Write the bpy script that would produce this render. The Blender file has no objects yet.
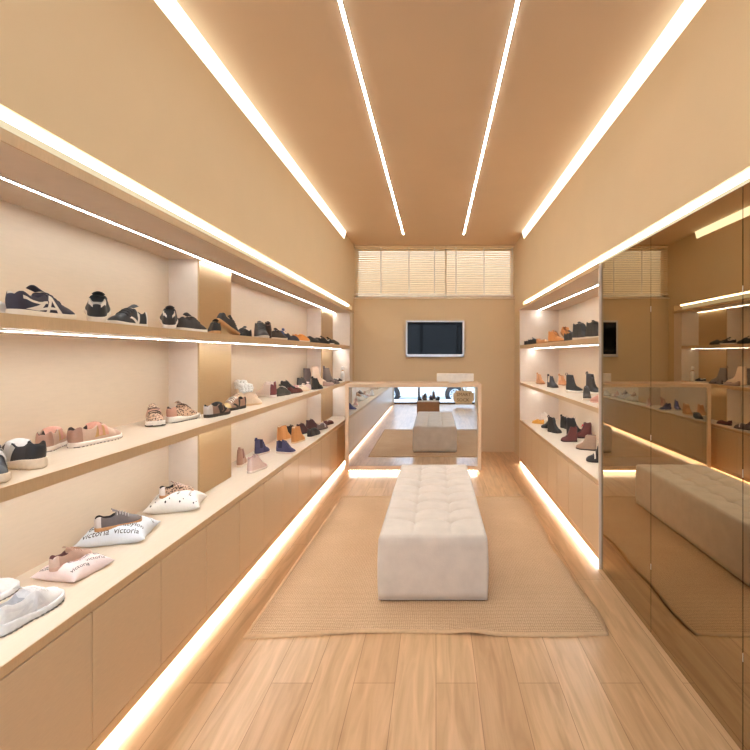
import bpy, bmesh, math, random
from mathutils import Vector, Matrix, noise
random.seed(7)
R = math.radians
scene = bpy.context.scene
COL = scene.collection
PI = math.pi

# ------------------------------------------------------------------ materials
MATS = {}
def _new(name):
    m = bpy.data.materials.new(name); m.use_nodes = True
    nt = m.node_tree; b = nt.nodes['Principled BSDF']
    return m, nt, b
def srgb(c):
    return tuple(((x/255)/12.92 if x/255 <= .04045 else ((x/255+.055)/1.055)**2.4) for x in c)
def mat(name, c, rough=.5, metal=0.0, var=.06, scale=18, bump=0.0, bscale=60, stretch=None, sheen=0, coat=0, spec=.5):
    """plain procedural: colour varied by noise, optional noise bump (c is sRGB 0-255)"""
    if name in MATS: return MATS[name]
    m, nt, b = _new(name)
    c = srgb(c)
    tc = nt.nodes.new('ShaderNodeTexCoord'); mp = nt.nodes.new('ShaderNodeMapping')
    nt.links.new(tc.outputs['Object'], mp.inputs[0])
    if stretch: mp.inputs['Scale'].default_value = stretch
    n = nt.nodes.new('ShaderNodeTexNoise'); n.inputs['Scale'].default_value = scale; n.inputs['Detail'].default_value = 4
    nt.links.new(mp.outputs[0], n.inputs[0])
    cr = nt.nodes.new('ShaderNodeValToRGB')
    cr.color_ramp.elements[0].position = .3; cr.color_ramp.elements[1].position = .7
    cr.color_ramp.elements[0].color = tuple(x*(1-var) for x in c)+(1,)
    cr.color_ramp.elements[1].color = tuple(min(1, x*(1+var)) for x in c)+(1,)
    nt.links.new(n.outputs['Fac'], cr.inputs[0]); nt.links.new(cr.outputs[0], b.inputs['Base Color'])
    b.inputs['Roughness'].default_value = rough; b.inputs['Metallic'].default_value = metal
    b.inputs['Specular IOR Level'].default_value = spec
    if sheen: b.inputs['Sheen Weight'].default_value = sheen
    if coat: b.inputs['Coat Weight'].default_value = coat
    if bump:
        n2 = nt.nodes.new('ShaderNodeTexNoise'); n2.inputs['Scale'].default_value = bscale; n2.inputs['Detail'].default_value = 3
        nt.links.new(mp.outputs[0], n2.inputs[0])
        bp = nt.nodes.new('ShaderNodeBump'); bp.inputs['Strength'].default_value = bump; bp.inputs['Distance'].default_value = .01
        nt.links.new(n2.outputs['Fac'], bp.inputs['Height']); nt.links.new(bp.outputs[0], b.inputs['Normal'])
    MATS[name] = m; return m
def emit(name, c, s):
    if name in MATS: return MATS[name]
    m = bpy.data.materials.new(name); m.use_nodes = True; nt = m.node_tree
    nt.nodes.clear(); e = nt.nodes.new('ShaderNodeEmission'); o = nt.nodes.new('ShaderNodeOutputMaterial')
    e.inputs[0].default_value = c+(1,); e.inputs[1].default_value = s
    nt.links.new(e.outputs[0], o.inputs[0]); MATS[name] = m; return m
def glossy(name, c, rough):
    m = bpy.data.materials.new(name); m.use_nodes = True; nt = m.node_tree
    nt.nodes.clear(); e = nt.nodes.new('ShaderNodeBsdfGlossy'); o = nt.nodes.new('ShaderNodeOutputMaterial')
    e.inputs['Color'].default_value = c+(1,); e.inputs['Roughness'].default_value = rough
    nt.links.new(e.outputs[0], o.inputs[0]); MATS[name] = m; return m
def thin_glass(name):
    m = bpy.data.materials.new(name); m.use_nodes = True; nt = m.node_tree
    nt.nodes.clear(); g = nt.nodes.new('ShaderNodeBsdfGlossy'); t = nt.nodes.new('ShaderNodeBsdfTransparent')
    fr = nt.nodes.new('ShaderNodeFresnel'); fr.inputs[0].default_value = 1.3
    mx = nt.nodes.new('ShaderNodeMixShader'); o = nt.nodes.new('ShaderNodeOutputMaterial')
    g.inputs['Roughness'].default_value = .02; t.inputs[0].default_value = (.93, .96, .97, 1)
    nt.links.new(fr.outputs[0], mx.inputs[0]); nt.links.new(t.outputs[0], mx.inputs[1]); nt.links.new(g.outputs[0], mx.inputs[2])
    nt.links.new(mx.outputs[0], o.inputs[0]); MATS[name] = m; return m

def floor_mat():
    m, nt, b = _new('oak_planks')
    L = nt.links.new; N = nt.nodes.new
    tc = N('ShaderNodeTexCoord'); mp = N('ShaderNodeMapping')
    mp.inputs['Rotation'].default_value = (0, 0, R(90)); L(tc.outputs['Object'], mp.inputs[0])
    br = N('ShaderNodeTexBrick'); br.inputs['Scale'].default_value = 1
    br.inputs['Brick Width'].default_value = 1.45; br.inputs['Row Height'].default_value = .19
    br.inputs['Mortar Size'].default_value = .0012; br.inputs['Mortar Smooth'].default_value = .3
    br.inputs['Color1'].default_value = srgb((220, 184, 144))+(1,); br.inputs['Color2'].default_value = srgb((206, 168, 129))+(1,)
    br.inputs['Mortar'].default_value = srgb((150, 105, 70))+(1,)
    br.offset = .37; L(mp.outputs[0], br.inputs[0])
    mp2 = N('ShaderNodeMapping'); mp2.inputs['Scale'].default_value = (9, .9, 1); L(tc.outputs['Object'], mp2.inputs[0])
    n = N('ShaderNodeTexNoise'); n.inputs['Scale'].default_value = 2.2; n.inputs['Detail'].default_value = 8; n.inputs['Distortion'].default_value = 1.2
    L(mp2.outputs[0], n.inputs[0])
    cr = N('ShaderNodeValToRGB'); cr.color_ramp.elements[0].position = .3; cr.color_ramp.elements[1].position = .68
    cr.color_ramp.elements[0].color = (.74, .68, .60, 1); cr.color_ramp.elements[1].color = (1.08, 1.06, 1.03, 1)
    L(n.outputs['Fac'], cr.inputs[0])
    mx = N('ShaderNodeMix'); mx.data_type = 'RGBA'; mx.blend_type = 'MULTIPLY'; mx.inputs[0].default_value = .85
    L(br.outputs['Color'], mx.inputs[6]); L(cr.outputs[0], mx.inputs[7])
    # knots
    mp3 = N('ShaderNodeMapping'); mp3.inputs['Scale'].default_value = (3.4, 1.7, 1); L(tc.outputs['Object'], mp3.inputs[0])
    vo = N('ShaderNodeTexVoronoi'); vo.inputs['Scale'].default_value = 1.0; L(mp3.outputs[0], vo.inputs[0])
    cr2 = N('ShaderNodeValToRGB'); cr2.color_ramp.elements[0].position = .02; cr2.color_ramp.elements[1].position = .11
    cr2.color_ramp.elements[0].color = (.5, .4, .32, 1); cr2.color_ramp.elements[1].color = (1, 1, 1, 1)
    L(vo.outputs['Distance'], cr2.inputs[0])
    mx2 = N('ShaderNodeMix'); mx2.data_type = 'RGBA'; mx2.blend_type = 'MULTIPLY'; mx2.inputs[0].default_value = .7
    L(mx.outputs[2], mx2.inputs[6]); L(cr2.outputs[0], mx2.inputs[7])
    L(mx2.outputs[2], b.inputs['Base Color'])
    b.inputs['Roughness'].default_value = .3; b.inputs['Specular IOR Level'].default_value = .5
    bp = N('ShaderNodeBump'); bp.inputs['Strength'].default_value = .15; bp.inputs['Distance'].default_value = .003
    L(n.outputs['Fac'], bp.inputs['Height']); L(bp.outputs[0], b.inputs['Normal'])
    return m
def rug_mat():
    m, nt, b = _new('sisal_weave')
    L = nt.links.new; N = nt.nodes.new
    tc = N('ShaderNodeTexCoord')
    def wave(ax, sc):
        w = N('ShaderNodeTexWave'); w.bands_direction = ax; w.inputs['Scale'].default_value = sc
        w.inputs['Distortion'].default_value = 1.5; w.inputs['Detail'].default_value = 1; w.inputs['Detail Scale'].default_value = 2
        L(tc.outputs['Object'], w.inputs[0]); return w
    wy = wave('Y', 23); wx = wave('X', 27)
    n = N('ShaderNodeTexNoise'); n.inputs['Scale'].default_value = 3; n.inputs['Detail'].default_value = 6; L(tc.outputs['Object'], n.inputs[0])
    n2 = N('ShaderNodeTexNoise'); n2.inputs['Scale'].default_value = 110; n2.inputs['Detail'].default_value = 2; L(tc.outputs['Object'], n2.inputs[0])
    mm = N('ShaderNodeMath'); mm.operation = 'MULTIPLY'; L(wy.outputs['Fac'], mm.inputs[0]); L(wx.outputs['Fac'], mm.inputs[1])
    ad = N('ShaderNodeMath'); ad.operation = 'MULTIPLY_ADD'; ad.inputs[1].default_value = .3; L(wy.outputs['Fac'], ad.inputs[0]); L(mm.outputs[0], ad.inputs[2])
    ad2 = N('ShaderNodeMath'); ad2.operation = 'MULTIPLY_ADD'; ad2.inputs[1].default_value = .75; L(n2.outputs['Fac'], ad2.inputs[0]); L(ad.outputs[0], ad2.inputs[2])
    cr = N('ShaderNodeValToRGB'); cr.color_ramp.elements[0].position = .15; cr.color_ramp.elements[1].position = 1.25/1.3
    cr.color_ramp.elements[0].color = srgb((172, 138, 104))+(1,); cr.color_ramp.elements[1].color = srgb((232, 200, 166))+(1,)
    L(ad2.outputs[0], cr.inputs[0])
    mx = N('ShaderNodeMix'); mx.data_type = 'RGBA'; mx.blend_type = 'MULTIPLY'; mx.inputs[0].default_value = .35
    cr2 = N('ShaderNodeValToRGB'); cr2.color_ramp.elements[0].color = (.75, .7, .65, 1); cr2.color_ramp.elements[0].position = .3; cr2.color_ramp.elements[1].position = .7
    L(n.outputs['Fac'], cr2.inputs[0]); L(cr.outputs[0], mx.inputs[6]); L(cr2.outputs[0], mx.inputs[7])
    L(mx.outputs[2], b.inputs['Base Color'])
    b.inputs['Roughness'].default_value = .95; b.inputs['Specular IOR Level'].default_value = .1
    bp = N('ShaderNodeBump'); bp.inputs['Strength'].default_value = .5; bp.inputs['Distance'].default_value = .006
    L(ad2.outputs[0], bp.inputs['Height']); L(bp.outputs[0], b.inputs['Normal'])
    return m
def leopard_mat():
    m, nt, b = _new('leopard_print')
    L = nt.links.new; N = nt.nodes.new
    tc = N('ShaderNodeTexCoord'); vo = N('ShaderNodeTexVoronoi'); vo.inputs['Scale'].default_value = 95; L(tc.outputs['Object'], vo.inputs[0])
    cr = N('ShaderNodeValToRGB'); e = cr.color_ramp.elements
    e[0].position = .34; e[0].color = srgb((82, 58, 48))+(1,); e[1].position = .52; e[1].color = srgb((204, 170, 144))+(1,)
    L(vo.outputs['Distance'], cr.inputs[0]); L(cr.outputs[0], b.inputs['Base Color']); b.inputs['Roughness'].default_value = .6
    return m

COVE = (1.0, .84, .56); NEUT = (.96, 1.0, 1.0)
M = dict(
    wall=mat('warm_beige_paint', (216, 194, 160), .85, var=.015, scale=3, spec=.2),
    ceil=mat('ceiling_paint', (226, 204, 178), .9, var=.012, scale=3, spec=.2),
    lam=mat('beige_laminate', (226, 206, 180), .38, var=.03, scale=5, stretch=(3, 3, 40)),
    door=mat('door_laminate', (214, 188, 154), .32, var=.035, scale=4, stretch=(6, 6, 60)),
    edge=mat('board_edge_laminate', (204, 174, 136), .45, var=.04, scale=6, stretch=(4, 30, 4)),
    top=mat('pale_worktop_laminate', (230, 215, 196), .26, var=.02, scale=6, stretch=(20, 2, 2)),
    back=mat('back_panel_laminate', (226, 206, 182), .5, var=.02, scale=5, stretch=(3, 3, 20)),
    gold=mat('satin_champagne_panel', (200, 168, 126), .34, metal=.35, var=.03, scale=6, stretch=(2, 2, 60)),
    side=mat('pale_side_panel', (228, 212, 196), .5, var=.02),
    frame=mat('pale_counter_wood', (228, 202, 174), .45, var=.04, scale=8, stretch=(2, 20, 20)),
    dark=mat('dark_gap', (60, 44, 32), .8),
    plinth=mat('plinth_white', (235, 220, 200), .6),
    alu=mat('aluminium_profile', (200, 195, 188), .35, metal=.8),
    cord=mat('cord_daylight_white', (244, 240, 232), .7),
    blind=mat('blind_slat_cream', (250, 234, 206), .2, var=.02),
    white=mat('white_satin', (238, 234, 228), .45),
    suede=mat('beige_suede', (222, 212, 202), .95, var=.07, scale=9, bump=.12, bscale=140, sheen=.5, spec=.1),
    binding=mat('rug_binding_tape', (214, 180, 142), .9, var=.06, scale=60),
    silver=mat('silver_bezel', (205, 205, 208), .3, metal=.75),
    screen=mat('glossy_black_screen', (8, 9, 12), .05, var=0, spec=.16),
    led=emit('led_neutral', NEUT, 84.0),
    ledc=emit('led_ceiling', (.98, 1.0, .96), 64.0),
    ledf=emit('led_floor', (1.0, .99, .94), 60.0),
    ledk=emit('led_counter', (1.0, .97, .90), 24.0),
    cove=emit('cove_back_glow', COVE, .95), cover=emit('cove_diffuser', (1.0, .93, .74), 3.0),
    covel=emit('cove_led_line', (1.0, .92, .76), 20.0),
)
M['floor'] = floor_mat(); M['rug'] = rug_mat(); M['leop'] = leopard_mat()
M['bronze'] = glossy('bronze_mirror', (.46, .375, .255), .012)
M['mirror'] = glossy('clear_mirror', (.80, .87, .94), .005)
M['glass'] = thin_glass('clear_glass')

# ------------------------------------------------------------------ mesh helpers
def bx(bm, x0, x1, y0, y1, z0, z1, bev=0.0, seg=2):
    t = bmesh.new()
    bmesh.ops.create_cube(t, size=1)
    for v in t.verts:
        v.co = Vector((x0+(v.co.x+.5)*(x1-x0), y0+(v.co.y+.5)*(y1-y0), z0+(v.co.z+.5)*(z1-z0)))
    if bev: bmesh.ops.bevel(t, geom=list(t.edges), offset=bev, segments=seg, profile=.5, affect='EDGES')
    merge(bm, t); return bm
def merge(bm, t):
    me = bpy.data.meshes.new('tmp'); t.to_mesh(me); t.free(); bm.from_mesh(me); bpy.data.meshes.remove(me)
def tube(bm, pts, r, n=8, caps=True, closed=False):
    pts = [Vector(p) for p in pts]; rings = []; N = len(pts)
    for i, p in enumerate(pts):
        a = pts[(i-1) % N] if (closed or i > 0) else p
        c = pts[(i+1) % N] if (closed or i < N-1) else p
        d = (c-a).normalized()
        up = Vector((0, 0, 1)) if abs(d.z) < .95 else Vector((1, 0, 0))
        u = d.cross(up).normalized(); w = u.cross(d)
        rr = r[i] if isinstance(r, (list, tuple)) else r
        rings.append([bm.verts.new(p+rr*(math.cos(2*PI*k/n)*u+math.sin(2*PI*k/n)*w)) for k in range(n)])
    for i in range(N if closed else N-1):
        A, B = rings[i], rings[(i+1) % N]
        for k in range(n): bm.faces.new((A[k], A[(k+1) % n], B[(k+1) % n], B[k]))
    if caps and not closed:
        bm.faces.new(rings[0][::-1]); bm.faces.new(rings[-1])
    return bm
def lathe(bm, prof, n=24, c=(0, 0, 0), axis='z'):
    rings = []
    for r, z in prof:
        ring = []
        for k in range(n):
            a = 2*PI*k/n
            p = (r*math.cos(a), r*math.sin(a), z)
            if axis == 'y': p = (p[0], p[2], p[1])
            if axis == 'x': p = (p[2], p[0], p[1])
            ring.append(bm.verts.new(Vector(p)+Vector(c)))
        rings.append(ring)
    for i in range(len(rings)-1):
        for k in range(n): bm.faces.new((rings[i][k], rings[i][(k+1) % n], rings[i+1][(k+1) % n], rings[i+1][k]))
    bm.faces.new(rings[0][::-1]); bm.faces.new(rings[-1])
    return bm
def grid(bm, P, closed_u=False):
    V = [[bm.verts.new(p) for p in row] for row in P]
    for i in range(len(V)-1):
        n = len(V[i])
        for k in range(n if closed_u else n-1):
            bm.faces.new((V[i][k], V[i][(k+1) % n], V[i+1][(k+1) % n], V[i+1][k]))
    return V
def root_of(p):
    while p.parent: p = p.parent
    return p
def obj(name, bm, m, parent=None, smooth=False, world=True, origin=None):
    bmesh.ops.recalc_face_normals(bm, faces=bm.faces)
    if parent is not None and world:
        o0 = root_of(parent).location
        bmesh.ops.translate(bm, vec=-Vector(o0), verts=bm.verts)
    if origin is not None: bmesh.ops.translate(bm, vec=-Vector(origin), verts=bm.verts)
    me = bpy.data.meshes.new(name); bm.to_mesh(me); bm.free()
    me.materials.append(m if not isinstance(m, str) else M[m])
    if smooth:
        for p in me.polygons: p.use_smooth = True
    o = bpy.data.objects.new(name, me); COL.objects.link(o)
    if parent is not None: o.parent = parent
    if origin is not None: o.location = origin
    return o
def box(name, m, d, parent=None, bev=0, **k):
    return obj(name, bx(bmesh.new(), *d, bev=bev), m, parent, **k)
def tag(o, label, cat, group=None, kind=None):
    if label: o['label'] = label
    if cat: o['category'] = cat
    if group: o['group'] = group
    if kind: o['kind'] = kind
    return o
def thing(name, label, cat, loc=(0, 0, 0), rot=(0, 0, 0), group=None):
    o = bpy.data.objects.new(name, None); COL.objects.link(o); o.empty_display_size = .1
    o.location = loc; o.rotation_euler = rot
    return tag(o, label, cat, group)
def struct(name, m, *boxes, bev=0):
    bm = bmesh.new()
    for d in boxes: bx(bm, *d, bev=bev)
    o = obj(name, bm, m); o['kind'] = 'structure'; return o

# ------------------------------------------------------------------ dimensions (metres, camera over the origin looking +Y)
YB, YF = 6.667, -2.1            # back wall, shop front
XL, XR = -1.27, 1.217           # upper side walls
FL, FR = -1.263, 1.165          # faces of the joinery
BL, BR = -1.71, 1.70            # backs of the niches
ZC = 3.21                       # ceiling
ZS, ZF, ZW = 2.127, 2.164, 2.25 # soffit, fascia top, underside of upper wall
LY0, LY1 = -1.56, 6.30          # left shelving
RY0, RY1 = 3.036, 5.96          # right shelving

# ------------------------------------------------------------------ setting
struct('floor', M['floor'], (-1.8, 1.8, YF-.05, YB+.05, -.1, 0))
struct('ceiling', M['ceil'], (-1.8, 1.8, YF-.05, YB+.05, ZC, ZC+.1))
CT0 = 3.115; CY1 = 5.95         # ceiling cove recess in the top of the side walls
struct('wall_left', M['wall'], (BL-.05, XL, YF, YB, ZW, CT0), (BL-.05, XL-.1, YF, CY1, CT0, ZC), (BL-.05, XL, CY1, YB, CT0, ZC),
       (BL-.09, BL-.035, YF, YB, 0, ZW), (BL-.05, XL, LY1+.2, YB, 0, ZW), (BL-.05, XL, YF, LY0-.02, 0, ZW))
struct('wall_right', M['wall'], (XR, BR+.05, YF, YB, ZW, CT0), (XR+.1, BR+.05, YF, CY1, CT0, ZC), (XR, BR+.05, CY1, YB, CT0, ZC),
       (BR+.035, BR+.09, YF, YB, 0, ZW), (XR, BR+.05, RY1+.05, YB, 0, ZW), (FR, BR+.05, YF, -.47, 0, ZF))
WZ0, WZ1 = 2.40, 3.19
struct('wall_back', M['wall'], (-1.8, 1.8, YB, YB+.2, 0, WZ0), (-1.8, 1.8, YB, YB+.2, WZ1, ZC), (-1.8, XL, YB, YB+.2, WZ0, WZ1), (XR, 1.8, YB, YB+.2, WZ0, WZ1))
# clerestory window behind the blinds
w = struct('window_1', M['white'], (XL, XR, YB+.14, YB+.18, WZ0, WZ0+.04), (XL, XR, YB+.14, YB+.18, WZ1-.04, WZ1), (XL, XL+.04, YB+.14, YB+.18, WZ0, WZ1),
           (XR-.04, XR, YB+.14, YB+.18, WZ0, WZ1), (.135, .175, YB+.14, YB+.18, WZ0, WZ1))
box('window_glass', M['glass'], (XL+.03, XR-.03, YB+.158, YB+.162, WZ0+.03, WZ1-.03), w)
struct('trim_1', mat('sill_white', (240, 226, 206), .4), (XL, XR, YB-.035, YB+.14, WZ0-.024, WZ0-.002))
struct('wall_sky_block', mat('sky_block_render', (214, 196, 172), .9), (-4, 4, YB+1.0, YB+1.1, -.4, 4.2))  # added wall outside, keeps the bright sky off the blinds
# shop front behind the camera
struct('wall_front', M['wall'], (-1.8, 1.8, YF-.15, YF, 2.65, ZC), (-1.8, -1.66, YF-.15, YF, 0, 2.65), (1.5, 1.8, YF-.15, YF, 0, 2.65))
w = struct('window_2', mat('dark_bronze_frame', (84, 66, 56), .4, metal=.5), (-1.66, -1.6, YF-.1, YF-.04, 0, 2.65), (1.44, 1.5, YF-.1, YF-.04, 0, 2.65), (-.55, -.49, YF-.1, YF-.04, 0, 2.65),
           (-1.6, 1.44, YF-.1, YF-.04, 2.59, 2.65), (-1.6, 1.44, YF-.1, YF-.04, 0, .05))
box('window_glass', M['glass'], (-.49, 1.44, YF-.075, YF-.068, .05, 2.59), w)
box('door_glass', M['glass'], (-1.6, -.55, YF-.075, YF-.068, .05, 2.59), w)
struct('pavement', mat('pale_pavement', (206, 208, 212), .8, var=.05), (-12, 12, YF-1.6, YF-.05, -.35, -.02))
struct('road', mat('asphalt', (150, 152, 156), .9, var=.08), (-14, 14, -14, YF-1.6, -.45, -.29))
o = struct('unseen_building_opposite', mat('pale_bounce_facade', (214, 218, 226), .9, var=.2, scale=2.2), (-14, 14, -14.5, -14, -.45, 5)); o['kind'] = 'structure'  # unseen facade, low and pale so daylight fill and floor glare come brighter

# ------------------------------------------------------------------ light coves
def cove(name, label, x, sgn, y0, y1, z0, z1, depth, slanted=False):
    """light slot in the side wall; sgn = +1 when it opens towards +X"""
    t = thing(name, label, 'cove light', (x-sgn*depth, (y0+y1)/2, z0), group='warm light coves along the side walls')
    if slanted:      # sloping diffuser between the wall top and the ceiling
        bm = bmesh.new()
        G = [[Vector((x-sgn*.02, y, z0-.001)), Vector((x+sgn*.004, y, z0-.001)), Vector((x+sgn*.028, y, z1-.001)), Vector((x-sgn*.02, y, z1-.001))] for y in (y0, y1)]
        V = grid(bm, G, closed_u=True); bm.faces.new(V[0]); bm.faces.new(V[1])
        obj('diffuser', bm, M['cover'], t)
        return
    a = sorted((x-sgn*depth, x-sgn*(depth-.006)))
    box('diffuser', M['cove'], (a[0], a[1], y0, y1, z0+.002, z1-.002), t)  # slot back glows by itself, in place of paint lit by the strip
    a = sorted((x-sgn*(depth-.008), x-sgn*(depth-.03)))
    box('led_strip', M['covel'], (a[0], a[1], y0, y1, z1-.016, z1-.003), t)
cove('cove_light', 'warm cove light at the top edge of the left wall under the ceiling', XL, 1, YF+.1, CY1-.01, CT0, ZC, .095, True)
cove('cove_light', 'warm cove light at the top edge of the right wall under the ceiling', XR, -1, YF+.1, CY1-.01, CT0, ZC, .095, True)
cove('cove_light', 'warm light slot above the left shelving fascia', XL, 1, LY0, LY1+.1, ZF, ZW, .06)
cove('cove_light', 'warm light slot above the right shelving and mirrored panels', XR, -1, -.4, RY1+.04, ZF, ZW, .06)
for x, lab in ((-.46, 'left'), (.392, 'right')):
    t = thing('ceiling_strip_light', 'thin white LED line recessed in the ceiling, %s one of the two' % lab, 'ceiling light', (x, 2.4, ZC-.012), group='LED lines in the ceiling')
    box('profile', M['alu'], (x-.0125, x+.0125, -1.2, 6.08, ZC-.0012, ZC-.0004), t)
    box('diffuser', M['ledc'], (x-.0075, x+.0075, -1.19, 6.07, ZC-.0028, ZC-.0014), t)

# ------------------------------------------------------------------ left shelving
t = thing('shelving_unit', 'long beige built-in shelving with champagne pillars along the left wall', 'shelving', (FL, 2.4, 0))
box('back_panel', M['back'], (BL-.03, BL, LY0, LY1, .6, ZS), t)
box('top_board', M['side'], (BL-.03, -1.241, LY0, LY1+.2, ZS, ZF), t)
box('fascia', M['edge'], (-1.2405, -1.235, LY0, LY1+.2, ZS, ZF), t)
box('end_panel', M['side'], (BL-.03, FL, LY1, LY1+.2, 0, ZS), t)
box('end_panel', M['side'], (BL-.03, FL, LY0-.02, LY0, 0, ZS), t)
PIL = [(-.66, -.24), (2.75, 3.18), (5.70, LY1)]
for a, b in PIL:
    p = box('pillar', M['side'], (BL, -1.525, a, b, .612, ZS), t)
    box('pillar_face', M['gold'], (-1.525, -1.514, a, b, .612, ZS), p)
pr = box('light_channel', M['alu'], (-1.498, -1.480, LY0, LY1, ZS-.004, ZS), t)
box('led_strip', M['led'], (-1.4925, -1.4855, LY0, LY1-.01, ZS-.0048, ZS-.0042), pr)

def notch_board(x0, x1, y0, y1, z0, z1, notches, xn):
    """board (side on -X is the back) cut around the pillars"""
    bm = bmesh.new(); y = y0
    for a, b in notches:
        if a > y0 and a > y: bx(bm, x0, x1, y, a, z0, z1); y = a
        bx(bm, xn, x1, max(y, a), min(b, y1), z0, z1); y = min(b, y1)
    if y < y1: bx(bm, x0, x1, y, y1, z0, z1)
    return bm
def left_shelf(z1, th, label, xled):
    t = thing('display_shelf', label, 'shelf', (FL, 2.4, z1-th), group='shelf boards of the shelving')
    obj('board', notch_board(BL, FL-.006, LY0, LY1, z1-th, z1, PIL, -1.514), M['top'], t)
    box('front_edge', M['edge'], (FL-.0055, FL, LY0, LY1, z1-th, z1), t)
    p = box('light_channel', M['alu'], (xled-.009, xled+.009, LY0, LY1-.005, z1-th-.004, z1-th-.0005), t)
    box('led_strip', M['led'], (xled-.0045, xled+.0045, LY0, LY1-.01, z1-th-.0048, z1-th-.0042), p)
left_shelf(1.64, .042, 'upper beige shelf board of the left shelving with a light line beneath', -1.40)
left_shelf(1.13, .042, 'middle beige shelf board of the left shelving', -1.45)
ZWT, TWT = .61, .034
wt = thing('display_worktop', 'long pale worktop over the left base cabinets', 'worktop', (FL, 2.4, ZWT-TWT))
obj('board', notch_board(BL, FL-.006, LY0, LY1, ZWT-TWT, ZWT, PIL, -1.514), M['top'], wt)
box('front_edge', M['edge'], (FL-.0055, FL, LY0, LY1, ZWT-TWT, ZWT), wt)

# ------------------------------------------------------------------ base cabinets
def cabinet(side, y0, y1, ndoor, label):
    f = FL if side < 0 else FR
    t = thing('base_cabinet', label, 'cabinet', (f, (y0+y1)/2, 0), group='base cabinets under the %s worktop' % ('left' if side < 0 else 'right'))
    def X(a, b): return tuple(sorted((f+side*a, f+side*b)))
    xa, xb = X(.022, .43); box('carcass', M['lam'], (xa, xb, y0+.001, y1-.001, .085, ZWT-TWT-.0005), t)
    w = (y1-y0)/ndoor
    for k in range(ndoor):
        xa, xb = X(0, .02)
        box('door', M['door'], (xa, xb, y0+k*w+.0022, y0+(k+1)*w-.0022, .092, ZWT-TWT-.006), t, bev=.0012)
    xa, xb = X(0.001, .02); box('bottom_rail', M['edge'], (xa, xb, y0+.0005, y1-.0005, .045, .088), t)
    xa, xb = X(.10, .42); box('plinth', M['plinth'], (xa, xb, y0+.001, y1-.001, 0.0005, .085), t)
edges = [-1.56, -1.175, -.387, .401, 1.187, 1.975, 2.763, 3.551, 4.339, 5.127, 5.915, 6.30]
words = ['single-door', 'two-door', 'two-door', 'two-door', 'two-door', 'two-door', 'two-door', 'two-door', 'two-door', 'two-door', 'single-door']
labs = ['short end cabinet of the left row by the shop front', 'two-door left cabinet second from the shop front', 'two-door left cabinet beside the camera, third from the shop front',
        'two-door left cabinet just behind the one cut by the lower photo edge', 'left base cabinet in the lower left photo corner below the white shoes',
        'left two-door base cabinet below the pale blue and the dotted pillows', 'left two-door base cabinet below the rose gold and pink high-tops', 'left two-door base cabinet below the navy blue high-tops',
        'left two-door base cabinet below the tan suede boots', 'left two-door base cabinet below the lone maroon strap flat', 'narrow one-door left base cabinet next to the mirrored counter']
for i in range(11):
    y0, y1 = edges[i], edges[i+1]
    cabinet(-1, y0, y1, 1 if words[i] == 'single-door' else 2, labs[i])
ry = [RY0+.018+i*(RY1-RY0-.018)/4 for i in range(5)]
for i, l in enumerate(['right base cabinet beside the mirrored panel', 'right base cabinet, second from the mirrored panel', 'right base cabinet, third from the mirrored panel', 'right base cabinet at the far end near the counter']):
    cabinet(1, ry[i], ry[i+1], 2, l)
# floor lights under the cabinets
for x0, x1, y0, y1, l in ((FL-.065, FL-.030, LY0, LY1, 'bright LED strip under the left base cabinets along the floor'), (FR+.030, FR+.065, RY0+.02, RY1, 'bright LED strip under the right base cabinets along the floor')):
    t = thing('floor_strip_light', l, 'strip light', ((x0+x1)/2, (y0+y1)/2, .06), group='LED strips washing the floor')
    box('profile', M['alu'], (x0, x1, y0, y1, .0605, .0845), t)
    box('diffuser', M['ledf'], (x0+.003, x1-.003, y0+.004, y1-.004, .054, .060), t)

# ------------------------------------------------------------------ right shelving
t = thing('shelving_unit', 'beige built-in boot niche on the right wall beside the mirrored panels', 'shelving', (FR, 4.5, 0))
box('back_panel', M['back'], (BR, BR+.03, RY0, RY1, .6, ZS), t)
box('top_board', M['side'], (1.151, BR+.03, RY0, RY1+.045, ZS, ZF), t)
box('fascia', M['edge'], (1.145, 1.1505, RY0, RY1+.045, ZS, ZF), t)
box('end_panel', M['side'], (FR, BR+.03, RY1, RY1+.045, 0, ZS), t)
box('divider_panel', M['side'], (FR-.012, BR+.03, RY0, RY0+.016, 0, ZS), t)
pr = box('light_channel', M['alu'], (1.412, 1.430, RY0+.02, RY1-.005, ZS-.004, ZS), t)
box('led_strip', M['led'], (1.4175, 1.4245, RY0+.02, RY1-.01, ZS-.0048, ZS-.0042), pr)
def right_shelf(z1, th, label, xled):
    t = thing('display_shelf', label, 'shelf', (FR, 4.5, z1-th), group='shelf boards of the shelving')
    box('board', M['top'], (FR+.006, BR, RY0+.017, RY1, z1-th, z1), t)
    box('front_edge', M['edge'], (FR, FR+.0055, RY0+.017, RY1, z1-th, z1), t)
    p = box('light_channel', M['alu'], (xled-.009, xled+.009, RY0+.02, RY1-.005, z1-th-.004, z1-th-.0005), t)
    box('led_strip', M['led'], (xled-.0045, xled+.0045, RY0+.02, RY1-.01, z1-th-.0048, z1-th-.0042), p)
right_shelf(1.64, .042, 'upper beige shelf board of the right boot niche', 1.33)
right_shelf(1.13, .036, 'middle beige shelf board of the right boot niche', 1.38)
wt = thing('display_worktop', 'pale worktop over the right base cabinets', 'worktop', (FR, 4.5, ZWT-TWT))
box('board', M['top'], (FR+.006, BR, RY0+.017, RY1, ZWT-TWT, ZWT), wt)
box('front_edge', M['edge'], (FR, FR+.0055, RY0+.017, RY1, ZWT-TWT, ZWT), wt)

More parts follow.
